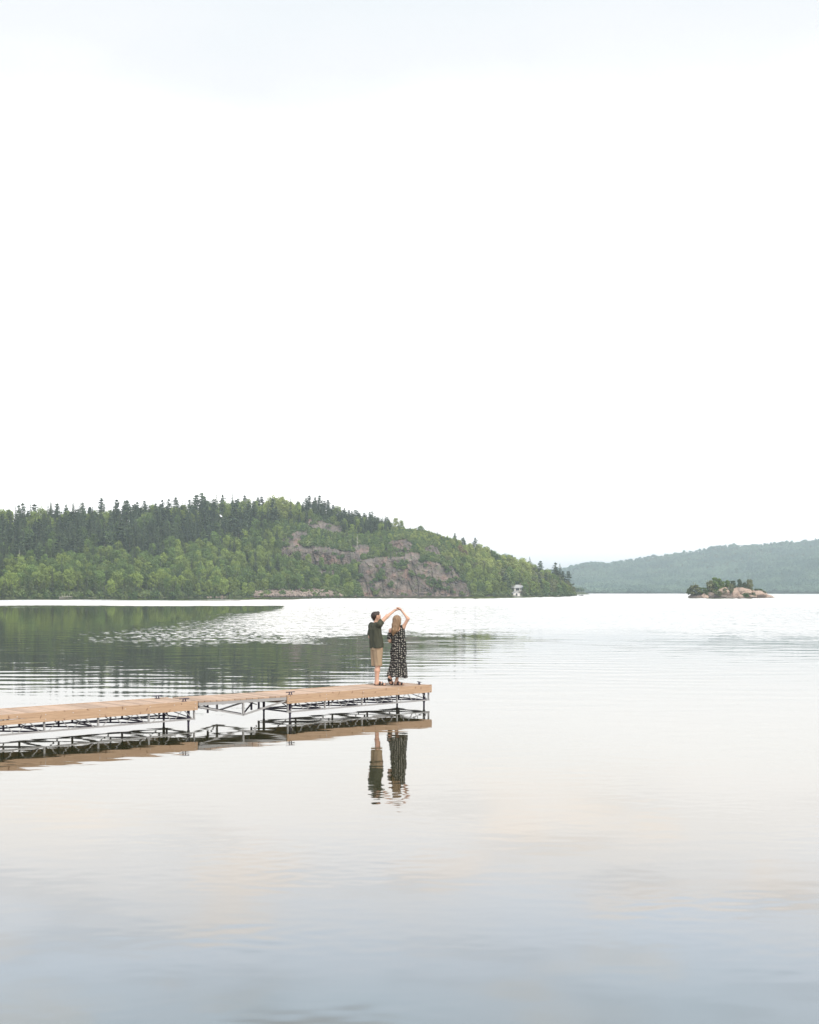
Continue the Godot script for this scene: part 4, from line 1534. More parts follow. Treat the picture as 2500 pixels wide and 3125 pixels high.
func make_small_things() -> void:
	# motor boat off the tip of the point
	var o := thing("motor_boat", "tiny dark motor boat lying off the tip of the wooded point", "boat", sv(1774.5, 1818.2, 850.0) * Vector3(1, 0, 1), 0.2)
	var hull := shaper()
	hull.set_smooth_group(-1)
	var n := 7
	for s: float in [-1.0, 1.0]:
		for k in n:
			var x0 := -1.5 + 3.0 * k / n
			var x1 := -1.5 + 3.0 * (k + 1) / n
			var b0 := 0.62 * sqrt(1.0 - pow(maxf(0.0, x0) / 1.55, 2.0))
			var b1 := 0.62 * sqrt(maxf(0.0, 1.0 - pow(maxf(0.0, x1) / 1.55, 2.0)))
			quad(hull, Vector3(x0, -0.12, s * b0 * 0.6), Vector3(x1, -0.12, s * b1 * 0.6), Vector3(x1, 0.42 + 0.05 * x1, s * b1), Vector3(x0, 0.42 + 0.05 * x0, s * b0))
			quad(hull, Vector3(x0, 0.1, -b0 * 0.7), Vector3(x1, 0.1, -b1 * 0.7), Vector3(x1, 0.1, b1 * 0.7), Vector3(x0, 0.1, b0 * 0.7))
	quad(hull, Vector3(-1.5, -0.1, -0.4), Vector3(-1.5, -0.1, 0.4), Vector3(-1.5, 0.4, 0.62), Vector3(-1.5, 0.4, -0.62))
	put("hull", done(hull), mats.boat_dark, o)
	put("seat", box_mesh(Vector3(0.3, 0.06, 1.0), Vector3(-0.4, 0.32, 0)), mats.pale_bark, o)
	put("outboard_motor", box_mesh(Vector3(0.28, 0.8, 0.3), Vector3(-1.62, 0.42, 0)), mats.boat_dark, o)
	put("windscreen", box_mesh(Vector3(0.05, 0.45, 0.9), Vector3(0.5, 0.6, 0)), mats.dark_glass, o)
	# bench on the lookout
	var p := hill_at(947, 7.05)
	o = thing("lookout_bench", "tiny pale bench on the bare rock near the hilltop", "bench", p + Vector3(0, 0.25, 2.5))
	put("seat", box_mesh(Vector3(1.5, 0.1, 0.45), Vector3(0, 0.5, 0)), mats.white_paint, o)
	put("backrest", box_mesh(Vector3(1.5, 0.45, 0.08), Vector3(0, 0.85, -0.2)), mats.white_paint, o)
	for x in [-0.6, 0.6]:
		put("leg", box_mesh(Vector3(0.12, 0.9, 0.4), Vector3(x, 0.1, 0)), mats.white_paint, o)
	# pale driftwood at the far shore
	o = thing("driftwood", "pale grey driftwood snag at the water's edge below the left woods", "driftwood", sv(202, 1823.5, 552.0) * Vector3(1, 0, 1) + Vector3(0, 0.2, 0))
	put("log", tube_mesh(Vector3(-3.2, 0.1, 0), Vector3(3.0, 0.35, 0.4), 0.22, 0.12, 6), mats.pale_bark, o)
	for k in 4:
		put("branch", tube_mesh(Vector3(-1.5 + k, 0.2, 0), Vector3(-1.9 + k * 1.2, 1.5 + 0.4 * (k % 2), 0.2), 0.09, 0.03, 5), mats.pale_bark, o)
	o = thing("far_cabin", "minute white cabin at the foot of the far hill, right of the islet", "cabin", sv(2366, 1806, 2085.0))
	put("wall", box_mesh(Vector3(4.5, 4.0, 4.0), Vector3(0, 0.5, 0)), mats.white_paint, o)
	put("roof", prism(PackedVector2Array([Vector2(-2.8, 2.4), Vector2(2.8, 2.4), Vector2(0, 4.2)]), -2.2, 2.2), mats.roof_metal, o)


# ---------------------------------------------------------------- the dock

const DECK := 0.524
const WIDE := 1.22


func make_dock() -> void:
	var third := Vector3(-2.73, 0, -26.707)
	var first_end := Vector3(-4.488, 0, -25.33)
	var end := Vector3(0.5555, 0, -29.78)
	var along := Vector3(0.735, 0, -0.678).normalized()
	var first := first_end - along * 4.57
	var o := dock_section("dock_section", "far dock section the couple stands on, with its open end over the water", third, end, 1)
	for c in [Vector3(0.16, 0, -0.10), Vector3(4.35, 0, -0.30)]:
		cleat(o, c, 0.0 if c.x < 1.0 else 1.2)
	o = dock_section("dock_section", "near dock section at the left edge of the photo with a cracked side board", first, first_end, 0)
	for c in [Vector3(4.30, 0, -0.10), Vector3(4.25, 0, -1.10)]:
		cleat(o, c, 0.0)
	dock_ramp(first_end, third)


func cleat(o: Node3D, at: Vector3, turn: float) -> void:
	var st := shaper()
	var b := Basis(Vector3.UP, turn)
	at.y = DECK + 0.002
	for s in [-1, 1]:
		tube(st, at + b * Vector3(0.035 * s, 0, 0), at + b * Vector3(0.025 * s, 0.055, 0), 0.014, 0.011, 6)
	tube(st, at + b * Vector3(-0.12, 0.062, 0), at + b * Vector3(0.12, 0.062, 0), 0.011, 0.011, 6)
	box(st, at + Vector3(0, 0.004, 0), Vector3(0.11, 0.008, 0.05), b)
	put("cleat", done(st), mats.dark_steel_and_shade, o)


func planks(o: Node3D, length: float, z0: float, z1: float) -> void:
	var n := int(round(length / 0.1435))
	var pitch := length / n
	var shapes := [plank(pitch - 0.015, z1 - z0, 0), plank(pitch - 0.017, z1 - z0, 1), plank(pitch - 0.013, z1 - z0, 2)]
	for k in n:
		var p := put("plank", shapes[k % 3], mats["plank_%d" % (rng.randi() % 6)], o)
		p.position = Vector3((k + 0.5) * pitch, DECK - 0.0175 + rng.randf_range(-0.0015, 0.0015), (z0 + z1) * 0.5 + rng.randf_range(-0.004, 0.004))


func plank(w: float, l: float, v: int) -> ArrayMesh:
	# a board with eased upper edges
	var e := 0.004
	var h := 0.0175
	var st := shaper()
	st.set_smooth_group(-1)
	var o := [Vector2(-w / 2, -h), Vector2(w / 2, -h), Vector2(w / 2, h - e), Vector2(w / 2 - e, h), Vector2(-w / 2 + e, h - 0.0006 * v), Vector2(-w / 2, h - e)]
	for k in 6:
		var a: Vector2 = o[k]
		var b: Vector2 = o[(k + 1) % 6]
		quad(st, Vector3(a.x, a.y, l / 2), Vector3(a.x, a.y, -l / 2), Vector3(b.x, b.y, -l / 2), Vector3(b.x, b.y, l / 2))
	for k in range(1, 5):
		for p in [o[0], o[k + 1], o[k]]:
			st.add_vertex(Vector3(p.x, p.y, l / 2))
		for p in [o[0], o[k], o[k + 1]]:
			st.add_vertex(Vector3(p.x, p.y, -l / 2))
	return done(st)


func dock_section(called: String, label: String, a: Vector3, b: Vector3, which: int) -> Node3D:
	var length := a.distance_to(b)
	var dir := (b - a) / length
	var o := thing(called, label, "dock section", a, atan2(-dir.z, dir.x), "dock sections on posts")
	planks(o, length, -WIDE + 0.045, -0.045)
	# side boards
	var low := DECK - 0.186
	var top := DECK + 0.008
	var board: PackedVector2Array
	if which == 0:
		board = PackedVector2Array([Vector2(0, low), Vector2(length, low), Vector2(length, top), Vector2(0, top), Vector2(0, low + 0.118), Vector2(0.35, low + 0.108), Vector2(0.75, low + 0.103), Vector2(1.25, low + 0.101), Vector2(0.75, low + 0.0985), Vector2(0.35, low + 0.088), Vector2(0, low + 0.082)])
	else:
		board = PackedVector2Array([Vector2(0, low), Vector2(length, low), Vector2(length, top), Vector2(0, top)])
	put("side_board", prism(board, -0.038, 0.0), mats["fascia_%d" % which], o)
	put("side_board", prism(PackedVector2Array([Vector2(0, low), Vector2(length, low), Vector2(length, top), Vector2(0, top)]), -WIDE, -WIDE + 0.038), mats["fascia_%d" % (1 - which)], o)
	for x in [0.019, length - 0.019]:
		put("end_board", box_mesh(Vector3(0.036, 0.145, WIDE - 0.084), Vector3(x, DECK - 0.112, -WIDE / 2)), mats.plank_1, o)
	# bolts on the near side board
	var bolt := tube_mesh(Vector3(0, 0, -0.001), Vector3(0, 0, 0.008), 0.010, 0.008, 8)
	for k in 9:
		var x := length * k / 8.0
		x = clampf(x, 0.06, length - 0.06)
		var rows := [top - 0.055] if k % 2 else [top - 0.05, top - 0.145]
		if which == 1 and k % 2:
			continue
		for y in rows:
			put("bolt", bolt, mats.buckle, o).position = Vector3(x, y, 0.0)
	# aluminium truss under the near side, a second one under the far side, chord and uprights coloured dark for deck shade
	var chord := 0.148
	for z in [-0.062, -WIDE + 0.062]:
		put("bottom_chord", box_mesh(Vector3(length - 0.06, 0.031, 0.034), Vector3(length / 2, chord, z)), mats.aluminium if z > -0.5 else mats.dark_steel_and_shade, o)
		put("top_rail", box_mesh(Vector3(length - 0.08, 0.05, 0.036), Vector3(length / 2, DECK - 0.062, z)), mats.aluminium, o)
		for k in 5:
			var x := clampf(length * k / 4.0, 0.055, length - 0.055)
			put("upright", box_mesh(Vector3(0.036, DECK - 0.087 - chord - 0.018, 0.03), Vector3(x, (DECK - 0.087 + chord + 0.018) / 2.0, z)), mats.aluminium if z > -0.5 else mats.dark_steel_and_shade, o)
		for k in 4:
			var bay := length / 4.0
			var x0 := bay * k
			var up := DECK - 0.09
			for q in [[0.09, 0.34], [0.46, 0.24], [0.54, 0.76], [0.91, 0.66]]:
				if z < -0.5:
					continue
				var w: float = 0.011 if (q[0] < q[1]) else 0.016
				put("brace", bar_mesh(Vector3(x0 + bay * q[0], chord + 0.014, z), Vector3(x0 + bay * q[1], up, z), w, w), mats.aluminium, o)
	# cross frames and level bracing
	for k in 5:
		var x := clampf(length * k / 4.0, 0.1, length - 0.1)
		put("cross_joist", box_mesh(Vector3(0.04, 0.05, WIDE - 0.17), Vector3(x, DECK - 0.063, -WIDE / 2)), mats.dark_steel_and_shade, o)
		put("cross_chord", box_mesh(Vector3(0.03, 0.03, WIDE - 0.17), Vector3(x, chord, -WIDE / 2)), mats.dark_steel_and_shade, o)
	for k in 4:
		var x0 := length * k / 4.0
		var x1 := length * (k + 1) / 4.0
		put("level_brace", bar_mesh(Vector3(x0 + 0.12, chord + 0.004, -WIDE + 0.09), Vector3(x1 - 0.08, chord + 0.004, -0.09), 0.032, 0.028), mats.dark_steel_and_shade, o)
		put("strut", box_mesh(Vector3(0.03, DECK - 0.088 - chord - 0.02, 0.03), Vector3((x0 + x1) / 2, (DECK - 0.088 + chord + 0.02) / 2.0, -WIDE / 2)), mats.dark_steel_and_shade, o)
		put("sway_rod", bar_mesh(Vector3(x0 + 0.5, DECK - 0.09, -WIDE / 2 + 0.03), Vector3(x1 - 0.1, chord + 0.02, -0.10), 0.016, 0.016), mats.dark_steel_and_shade, o)
		put("sway_rod", bar_mesh(Vector3(x0 + 0.35, DECK - 0.09, -WIDE + 0.12), Vector3(x0 + 0.8, chord + 0.02, -WIDE + 0.12), 0.016, 0.016), mats.dark_steel_and_shade, o)
	# pipes that stand in the lake bed
	for x in [0.16, length - 0.16]:
		for z in [-0.115, -WIDE + 0.115]:
			var p := put("post", tube_mesh(Vector3(x, -1.6, z), Vector3(x, DECK - 0.04, z), 0.023, 0.023, 10), mats.dark_steel_and_shade, o)
			put("sleeve", tube_mesh(Vector3(x, chord - 0.05, z), Vector3(x, chord + 0.30, z), 0.031, 0.031, 10), mats.dark_steel_and_shade, p)
	return o


func dock_ramp(a: Vector3, b: Vector3) -> void:
	var length := a.distance_to(b) - 0.03
	var dir := (b - a).normalized()
	var o := thing("dock_bridge", "short planked aluminium bridge without side boards joining the two dock sections", "dock bridge", a + dir * 0.015, atan2(-dir.z, dir.x))
	planks(o, length, -WIDE + 0.01, -0.006)
	for z in [-0.026, -WIDE + 0.026]:
		put("top_rail", box_mesh(Vector3(length - 0.01, 0.062, 0.04), Vector3(length / 2, DECK - 0.068, z)), mats.aluminium, o)
		put("king_post", box_mesh(Vector3(0.042, 0.26, 0.034), Vector3(length / 2, 0.295, z)), mats.aluminium, o)
		put("tie", bar_mesh(Vector3(0.03, DECK - 0.125, z), Vector3(length / 2 + 0.01, 0.158, z), 0.034, 0.034), mats.aluminium, o)
		put("tie", bar_mesh(Vector3(length - 0.03, DECK - 0.12, z), Vector3(length / 2 - 0.01, 0.158, z), 0.034, 0.0345), mats.aluminium, o)
	for x in [0.28, length * 0.5, length - 0.28]:
		put("cross_joist", box_mesh(Vector3(0.04, 0.05, WIDE - 0.1), Vector3(x, DECK - 0.066, -WIDE / 2)), mats.dark_steel_and_shade, o)
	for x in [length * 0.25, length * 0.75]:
		put("strut", box_mesh(Vector3(0.034, 0.24, 0.034), Vector3(x, 0.31, -WIDE / 2)), mats.dark_steel_and_shade, o)
	put("level_brace", bar_mesh(Vector3(0.1, DECK - 0.12, -WIDE + 0.06), Vector3(length / 2 - 0.03, 0.19, -0.06), 0.028, 0.024), mats.dark_steel_and_shade, o)
	put("level_brace", bar_mesh(Vector3(length - 0.1, DECK - 0.12, -WIDE + 0.06), Vector3(length / 2 + 0.03, 0.19, -0.06), 0.028, 0.024), mats.dark_steel_and_shade, o)
	put("sway_rod", bar_mesh(Vector3(0.2, DECK - 0.1, -0.3), Vector3(length * 0.45, 0.2, -WIDE + 0.1), 0.018, 0.018), mats.dark_steel_and_shade, o)
	put("sway_rod", bar_mesh(Vector3(length * 0.6, DECK - 0.1, -0.3), Vector3(length * 0.95, 0.25, -WIDE + 0.1), 0.018, 0.018), mats.dark_steel_and_shade, o)


# ---------------------------------------------------------------- the couple

func fingers(wrist: Vector3, dir: Vector3, palm_out: Vector3, curl: float, thumb_side: float) -> Array:
	# palm and five fingers: dir runs from wrist to knuckles, palm_out is the way the palm faces
	var f := dir.normalized()
	var n := (palm_out - f * palm_out.dot(f)).normalized()
	var s := f.cross(n) * thumb_side
	var bones := [[wrist + f * 0.015, wrist + f * 0.075 + s * 0.022, 0.022, 0.014], [wrist + f * 0.015, wrist + f * 0.078 - s * 0.022, 0.022, 0.013], [wrist, wrist + f * 0.076, 0.022, 0.015]]
	for k in 4:
		var u := 0.027 - 0.018 * k
		var long: float = [0.068, 0.076, 0.071, 0.056][k]
		var base := wrist + f * (0.082 - 0.004 * absf(k - 1.0)) + s * u
		var at := base
		var d := f
		for j in 3:
			d = (d.rotated(s.normalized() * thumb_side, 0.0) * cos(curl * (0.5 + 0.4 * j)) + n * sin(curl * (0.5 + 0.4 * j))).normalized()
			var l: float = long * [0.45, 0.32, 0.23][j]
			var to := at + d * l
			bones.append([at, to, 0.0085 - 0.0008 * j, 0.0080 - 0.0009 * j])
			at = to
	var t0 := wrist + f * 0.025 + s * 0.024
	var t1 := t0 + (f * 0.6 + s * 0.75 + n * 0.3).normalized() * 0.040
	var t2 := t1 + (f * 0.85 + s * 0.2 + n * 0.5).normalized() * 0.032
	bones.append([t0, t1, 0.012, 0.010])
	bones.append([t1, t2, 0.010, 0.008])
	return bones


func head_bones(c: Vector3, f: Vector3, up: Vector3) -> Array:
	var s := f.cross(up).normalized()
	return [
		[c - f * 0.030 + up * 0.030, c + f * 0.020 + up * 0.032, 0.082, 0.076],
		[c + f * 0.030 + up * 0.020, c + f * 0.046 - up * 0.060, 0.062, 0.044],
		[c + f * 0.010 - up * 0.045, c + f * 0.060 - up * 0.088, 0.050, 0.026],
		[c + f * 0.088 + up * 0.022, c + f * 0.112 - up * 0.018, 0.008, 0.012],
		[c + f * 0.088 - up * 0.052 - s * 0.016, c + f * 0.088 - up * 0.052 + s * 0.016, 0.011, 0.011],
		[c + f * 0.086 + up * 0.040 - s * 0.038, c + f * 0.086 + up * 0.040 + s * 0.038, 0.010, 0.010],
		[c + s * 0.078 + up * 0.022 - f * 0.002, c + s * 0.076 - up * 0.028 + f * 0.004, 0.014, 0.009],
		[c - s * 0.078 + up * 0.022 - f * 0.002, c - s * 0.076 - up * 0.028 + f * 0.004, 0.014, 0.009]]


func face_marks(o: Node3D, c: Vector3, f: Vector3, up: Vector3) -> void:
	var s := f.cross(up).normalized()
	for k in [-1.0, 1.0]:
		put("eye", blob([[c + f * 0.083 + up * 0.018 + s * 0.030 * k, c + f * 0.083 + up * 0.018 + s * 0.034 * k, 0.010, 0.010]], 0.004, 200.0), mats.white_paint, o)
		put("eyebrow", blob([[c + f * 0.094 + up * 0.043 + s * 0.018 * k, c + f * 0.084 + up * 0.045 + s * 0.046 * k, 0.006, 0.004]], 0.004, 200.0), mats.brown_hair, o)
	put("mouth", blob([[c + f * 0.096 - up * 0.056 - s * 0.020, c + f * 0.096 - up * 0.056 + s * 0.020, 0.005, 0.005]], 0.004, 200.0), mat("lip", lin(0.36, 0.14, 0.12), 0.6), o)


func sandal(parent: Node3D, heel: Vector3, toe: Vector3, up: Vector3, straps: Array, buckles: bool) -> void:
	var f := (toe - heel).normalized()
	var n := (up - f * up.dot(f)).normalized()
	var s := f.cross(n)
	var l := heel.distance_to(toe)
	# sole: a foot shaped plate
	var rim := PackedVector2Array()
	for k in 20:
		var t := TAU * k / 20.0
		var x := 0.5 - 0.5 * cos(t)
		var w := lerpf(0.034, 0.049, x) * pow(absf(sin(t)), 0.6)
		rim.append(Vector2(x * l, w * signf(sin(t))))
	var st := shaper()
	st.set_smooth_group(-1)
	for k in 20:
		var a := rim[k]
		var b := rim[(k + 1) % 20]
		var p0 := heel + f * a.x + s * a.y - n * 0.012
		var p1 := heel + f * b.x + s * b.y - n * 0.012
		var q0 := p0 + n * 0.022
		var q1 := p1 + n * 0.022
		quad(st, p0, p1, q1, q0)
		var cb := heel + f * l * 0.5 - n * 0.012
		for p in [cb, p0, p1, cb + n * 0.022, q1, q0]:
			st.add_vertex(p)
	var o := put("sandal", done(st), mats.sandal, parent)
	for t in straps:
		var c: Vector3 = heel + f * l * t[0]
		var bones := []
		for k in 6:
			var a0 := PI * k / 6.0
			var a1 := PI * (k + 1) / 6.0
			var r: float = t[1]
			bones.append([c + s * r * cos(a0) + n * (0.008 + t[2] * sin(a0)), c + s * r * cos(a1) + n * (0.008 + t[2] * sin(a1)), 0.010, 0.010])
			bones.append([c + f * 0.024 + s * r * cos(a0) + n * (0.008 + t[2] * 0.92 * sin(a0)), c + f * 0.024 + s * r * cos(a1) + n * (0.008 + t[2] * 0.92 * sin(a1)), 0.010, 0.010])
		put("strap", blob(bones, 0.006, 120.0), mats.sandal, o)
		if buckles:
			put("buckle", box_mesh(Vector3(0.03, 0.02, 0.012), c + s * t[1] * 0.85 + n * 0.045), mats.buckle, o)


func foot(ankle: Vector3, heel: Vector3, toe: Vector3, up: Vector3) -> Array:
	var f := (toe - heel).normalized()
	var n := (up - f * up.dot(f)).normalized()
	var s := f.cross(n)
	var l := heel.distance_to(toe)
	var bones := [[ankle, heel + f * 0.045 + n * 0.032, 0.036, 0.032], [heel + f * 0.035 + n * 0.03, heel + f * l * 0.66 + n * 0.026, 0.030, 0.026], [ankle - n * 0.02 + f * 0.02, heel + f * l * 0.66 + n * 0.03, 0.032, 0.024], [heel + f * l * 0.62 + n * 0.024 + s * 0.022, heel + f * l * 0.62 + n * 0.022 - s * 0.022, 0.023, 0.021]]
	for k in 5:
		var u := 0.030 - 0.0145 * k
		var t: float = [0.98, 0.97, 0.94, 0.90, 0.86][k]
		bones.append([heel + f * l * 0.70 + s * u * 0.9 + n * 0.018, heel + f * l * t * 0.96 + s * u + n * 0.014, 0.012, 0.011 if k == 0 else 0.008])
	return bones


func make_man() -> void:
	var at := Vector3(-0.757, DECK + 0.012, -29.68)
	var o := thing("person", "man in a dark olive shirt and tan shorts raising one arm to the woman's hand", "person", at)
	var f := Vector3(0.8, 0, -0.6)
	var r := Vector3(0.6, 0, 0.8)
	var up := Vector3.UP
	var hip := Vector3(-0.06, 0.93, 0)
	var neck := Vector3(-0.085, 1.53, 0)
	var rsh := Vector3(0.005, 1.50, 0.14)
	var lsh := Vector3(-0.195, 1.465, -0.15)
	var rel := Vector3(0.195, 1.695, 0.06)
	var rwr := Vector3(0.385, 1.842, -0.05)
	var lel := Vector3(-0.225, 1.185, -0.17)
	var lwr := Vector3(-0.075, 1.04, -0.345)
	var hf := Vector3(0.93, 0.02, -0.36).normalized()
	var head := Vector3(-0.070, 1.685, 0.0)
	var body := [
		[hip + r * 0.08, hip + r * 0.075 + up * 0.14, 0.098, 0.084], [hip - r * 0.08, hip - r * 0.075 + up * 0.14, 0.098, 0.084],
		[hip + r * 0.075 + up * 0.14, neck + r * 0.07 - up * 0.18, 0.084, 0.086], [hip - r * 0.075 + up * 0.14, neck - r * 0.07 - up * 0.18, 0.084, 0.086],
		[neck - up * 0.08 + r * 0.02, rsh, 0.062, 0.058], [neck - up * 0.08 - r * 0.02, lsh, 0.062, 0.058],
		[neck - up * 0.07, head - up * 0.05, 0.056, 0.054],
		[rsh, rel, 0.056, 0.043], [rel, rwr, 0.042, 0.028], [lsh, lel, 0.054, 0.042], [lel, lwr, 0.042, 0.028]]
	for s: float in [1.0, -1.0]:
		var hj: Vector3 = hip + r * 0.09 * s - up * 0.02
		var kn: Vector3 = Vector3(-0.075, 0.50, 0.0) + r * 0.085 * s + f * 0.01 + Vector3(0.085 if s < 0.0 else 0.0, 0, 0)
		var an: Vector3 = Vector3(-0.10, 0.085, 0.0) + r * 0.085 * s + Vector3(0.085 if s < 0.0 else 0.0, 0, 0)
		body.append_array([[hj, kn, 0.088, 0.058], [kn, kn.lerp(an, 0.35) - f * 0.014, 0.056, 0.060], [kn.lerp(an, 0.35) - f * 0.012, an, 0.058, 0.036]])
		var ff := Vector3(0.97, 0, 0.10 * s - 0.12).normalized()
		var heel := Vector3(an.x, 0.0, an.z) - ff * 0.055
		body.append_array(foot(an, heel, heel + ff * 0.265, up))
		sandal(o, heel - ff * 0.006, heel + ff * 0.28, up, [[0.42, 0.050, 0.058], [0.64, 0.052, 0.040]], true)
	body.append_array(head_bones(head, hf, up))
	var skin := blob(body, 0.0095, 75.0)
	var rh := blob([[rel.lerp(rwr, 0.7), rwr, 0.032, 0.027], [rwr, rwr + (rwr - rel).normalized() * 0.02, 0.027, 0.024]] + fingers(rwr + Vector3(0.012, 0.008, 0), Vector3(0.93, 0.28, -0.05), Vector3(0.25, -0.95, 0.1), 0.55, -1.0), 0.004, 190.0)
	var lh := blob([[lel.lerp(lwr, 0.7), lwr, 0.032, 0.027]] + fingers(lwr, Vector3(0.8, 0.1, -0.2), Vector3(0.2, 0.0, 0.9), 0.5, 1.0), 0.004, 190.0)
	put("body", joined([skin, rh, lh]), mats.skin, o)
	face_marks(o, head, hf, up)
	# short hair
	var hair := blob([[head - hf * 0.036 + up * 0.040, head + hf * 0.030 + up * 0.052, 0.094, 0.084], [head - hf * 0.060 + up * 0.0, head - hf * 0.052 - up * 0.055, 0.068, 0.045], [head + hf * 0.05 + up * 0.098, head + hf * 0.10 + up * 0.082, 0.034, 0.022]], 0.006, 90.0, [[(hf * 0.86 - up * 0.51).normalized(), (hf * 0.86 - up * 0.51).normalized().dot(head) + 0.018]], 0.004, Vector3(26, 26, 26))
	put("hair", hair, mats.brown_hair, o)
	# shirt with short sleeves and a collar
	var arm := (rel - rsh).normalized()
	var sh := [
		[hip + r * 0.082 - up * 0.10, neck + r * 0.08 - up * 0.17, 0.134, 0.108], [hip - r * 0.082 - up * 0.10, neck - r * 0.08 - up * 0.17, 0.134, 0.108],
		[hip + f * 0.04, neck + f * 0.02 - up * 0.17, 0.118, 0.112], [neck - up * 0.16, neck - up * 0.05, 0.105, 0.07],
		[neck - up * 0.075, rsh, 0.080, 0.078], [neck - up * 0.075, lsh, 0.080, 0.078],
		[rsh - arm * 0.02, rsh + arm * 0.115, 0.080, 0.077, true], [lsh - up * 0.03, lsh.lerp(lel, 0.83), 0.074, 0.074, true],
		[neck - up * 0.06, neck + up * 0.012, 0.076, 0.066, true]]
	put("shirt", blob(sh, 0.010, 70.0, [[Vector3(0.08, -1, 0).normalized(), -(0.905 + 0.01)]], 0.016, Vector3(10, 3.2, 10)), mats.shirt, o)
	# shorts to the knee
	var so := [[hip + up * 0.03, hip - up * 0.06, 0.108, 0.124, true]]
	for s: float in [1.0, -1.0]:
		so.append([hip + r * 0.075 * s - up * 0.0, Vector3(-0.062, 0.475, 0.0) + r * 0.082 * s, 0.112, 0.094, true])
	put("shorts", blob(so, 0.010, 60.0, [], 0.014, Vector3(10, 2.5, 10)), mats.shorts, o)


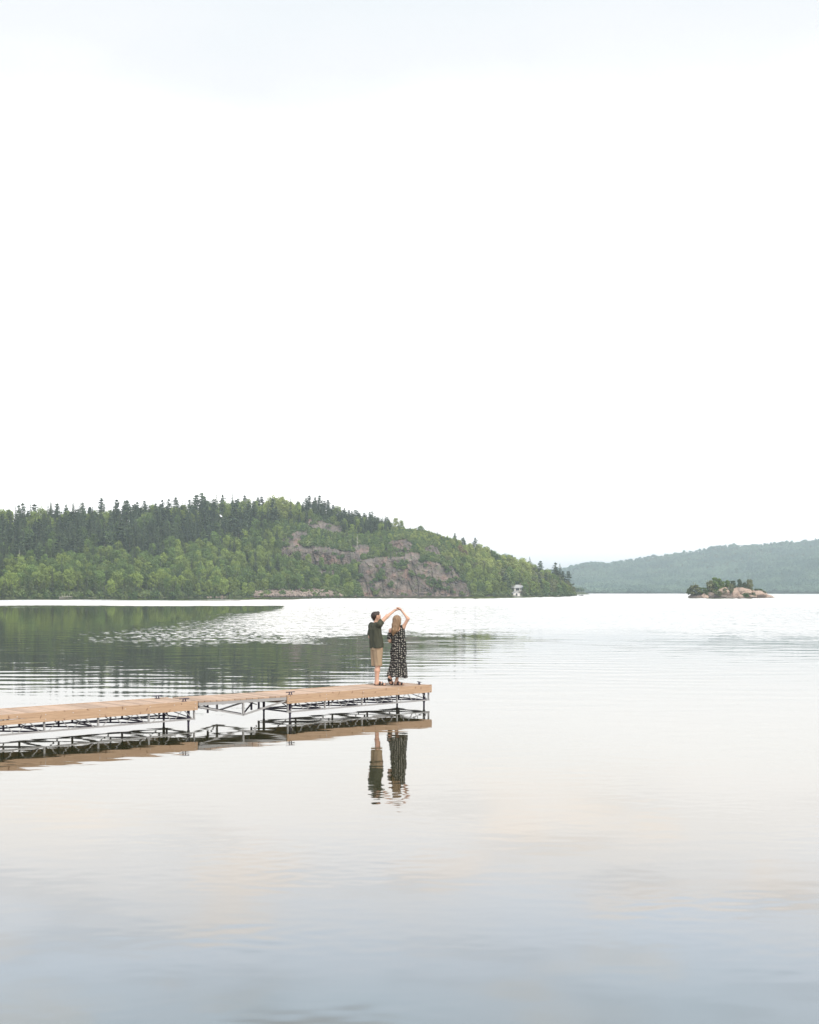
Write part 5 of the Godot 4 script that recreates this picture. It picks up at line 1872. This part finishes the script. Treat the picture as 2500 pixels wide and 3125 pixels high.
func make_woman() -> void:
	var at := Vector3(-0.269, DECK + 0.012, -29.68)
	var o := thing("person", "long haired woman in a black dress with white flowers, seen from behind, twirling", "person", at)
	var f := Vector3(0.25, 0, -0.97).normalized()
	var r := Vector3(0.97, 0, 0.25).normalized()
	var up := Vector3.UP
	var neck := Vector3(-0.025, 1.44, 0.01)
	var head := Vector3(-0.045, 1.595, 0.0)
	var rsh := Vector3(0.115, 1.425, 0.03)
	var lsh := Vector3(-0.195, 1.345, -0.01)
	var rel := Vector3(0.232, 1.640, 0.075)
	var rwr := Vector3(0.070, 1.845, -0.02)
	var lel := Vector3(-0.225, 1.09, 0.0)
	var lwr := Vector3(-0.10, 1.02, -0.20)
	var hip := Vector3(-0.01, 0.85, 0.0)
	var waist := Vector3(-0.005, 1.04, 0.0)
	var body := [
		[hip + r * 0.08, waist + r * 0.05, 0.105, 0.085], [hip - r * 0.08, waist - r * 0.05, 0.105, 0.085],
		[waist + r * 0.05, neck + r * 0.07 - up * 0.17, 0.085, 0.092], [waist - r * 0.05, neck - r * 0.075 - up * 0.19, 0.085, 0.092],
		[neck - up * 0.09, rsh, 0.058, 0.048], [neck - up * 0.10, lsh, 0.060, 0.048], [neck - up * 0.06, head - up * 0.04, 0.045, 0.045],
		[rsh, rel, 0.046, 0.037], [rel, rwr, 0.037, 0.023], [lsh, lel, 0.046, 0.037], [lel, lwr, 0.037, 0.024]]
	var hf := Vector3(0.1, 0.05, -1.0).normalized()
	body.append_array(head_bones(head, hf, up))
	var rk := Vector3(0.03, 0.47, -0.03)
	var ra := Vector3(-0.058, 0.085, 0.0)
	body.append_array([[hip + r * 0.085, rk, 0.088, 0.055], [rk, rk.lerp(ra, 0.35), 0.053, 0.055], [rk.lerp(ra, 0.35), ra, 0.053, 0.032]])
	var heel := Vector3(-0.112, 0.0, 0.0)
	var toe := heel + Vector3(0.99, 0, 0.05).normalized() * 0.238
	body.append_array(foot(ra, heel, toe, up))
	# the other foot is lifted behind, its sole to the viewer
	var lk := Vector3(-0.10, 0.47, -0.02)
	var la := Vector3(-0.205, 0.225, 0.10)
	var lheel := Vector3(-0.262, 0.178, 0.135)
	var ltoe := Vector3(-0.172, 0.020, 0.05)
	var lup := Vector3(0.35, 0.25, -0.9)
	ltoe = lheel + (ltoe - lheel).normalized() * 0.215
	body.append_array([[hip - r * 0.085, lk, 0.088, 0.055], [lk, lk.lerp(la, 0.4), 0.053, 0.054], [lk.lerp(la, 0.4), la, 0.052, 0.032]])
	body.append_array(foot(la, lheel, ltoe, lup))
	var skin := blob(body, 0.0095, 75.0)
	var rh := blob([[rel.lerp(rwr, 0.72), rwr, 0.027, 0.022]] + fingers(rwr, Vector3(-0.62, 0.62, -0.1), Vector3(-0.6, -0.7, 0.2), 0.85, 1.0), 0.004, 190.0)
	var lh := blob([[lel.lerp(lwr, 0.72), lwr, 0.028, 0.023]] + fingers(lwr, Vector3(0.7, -0.1, -0.6), Vector3(0.4, 0, 0.9), 0.6, 1.0), 0.004, 190.0)
	put("body", joined([skin, rh, lh]), mats.skin, o)
	face_marks(o, head, hf, up)
	sandal(o, heel - Vector3(0.006, 0, 0), toe + Vector3(0.008, 0, 0), up, [[0.34, 0.046, 0.070], [0.70, 0.048, 0.034]], false)
	sandal(o, lheel, ltoe + (ltoe - lheel).normalized() * 0.01, lup, [[0.34, 0.044, 0.066], [0.70, 0.046, 0.034]], false)
	# long hair gathered to the left
	var hb := [
		[head + up * 0.030 + Vector3(0, 0, 0.012), head + up * 0.025 - hf * 0.02, 0.102, 0.100],
		[head - hf * 0.03, head + Vector3(-0.03, -0.13, 0.075), 0.092, 0.080],
		[head + Vector3(-0.02, -0.10, 0.07), head + Vector3(-0.065, -0.26, 0.125), 0.072, 0.054],
		[head + Vector3(-0.075, -0.24, 0.125), head + Vector3(-0.088, -0.355, 0.135), 0.060, 0.018],
		[head + Vector3(0.03, -0.06, 0.05), head + Vector3(0.005, -0.24, 0.115), 0.070, 0.028],
		[head + Vector3(-0.075, -0.10, 0.06), head + Vector3(-0.105, -0.30, 0.115), 0.040, 0.022]]
	put("hair", blob(hb, 0.007, 80.0, [[(hf - up * 0.35).normalized(), (hf - up * 0.35).normalized().dot(head) + 0.055]], 0.014, Vector3(42, 5, 42)), mats.hair, o)
	# dress: long skirt, bodice, one broad strap, one dropped sleeve
	var lay := [
		[Vector3(-0.030, 0.195, 0.0), Vector3(0.0, 0.55, -0.01), 0.262, 0.195, true],
		[Vector3(0.0, 0.53, -0.01), Vector3(-0.005, 0.85, 0.0), 0.186, 0.168],
		[Vector3(0.045, 0.80, 0.0), Vector3(0.04, 1.05, 0.0), 0.142, 0.128], [Vector3(-0.055, 0.80, 0.0), Vector3(-0.05, 1.05, 0.0), 0.142, 0.122],
		[Vector3(0.04, 1.03, 0.0), Vector3(0.045, 1.27, 0.01), 0.124, 0.112], [Vector3(-0.045, 1.03, 0.0), Vector3(-0.07, 1.20, 0.0), 0.120, 0.108],
		[Vector3(0.055, 1.20, 0.01), Vector3(0.086, 1.425, 0.025), 0.092, 0.056],
		[Vector3(-0.06, 1.20, 0.0), Vector3(-0.185, 1.235, -0.01), 0.090, 0.070],
		[Vector3(-0.21, 1.275, -0.01), Vector3(-0.222, 1.125, 0.0), 0.062, 0.082, true]]
	var cut := []
	put("dress", blob(lay, 0.0105, 60.0, cut, 0.022, Vector3(8, 1.6, 8)), mats.dress, o)
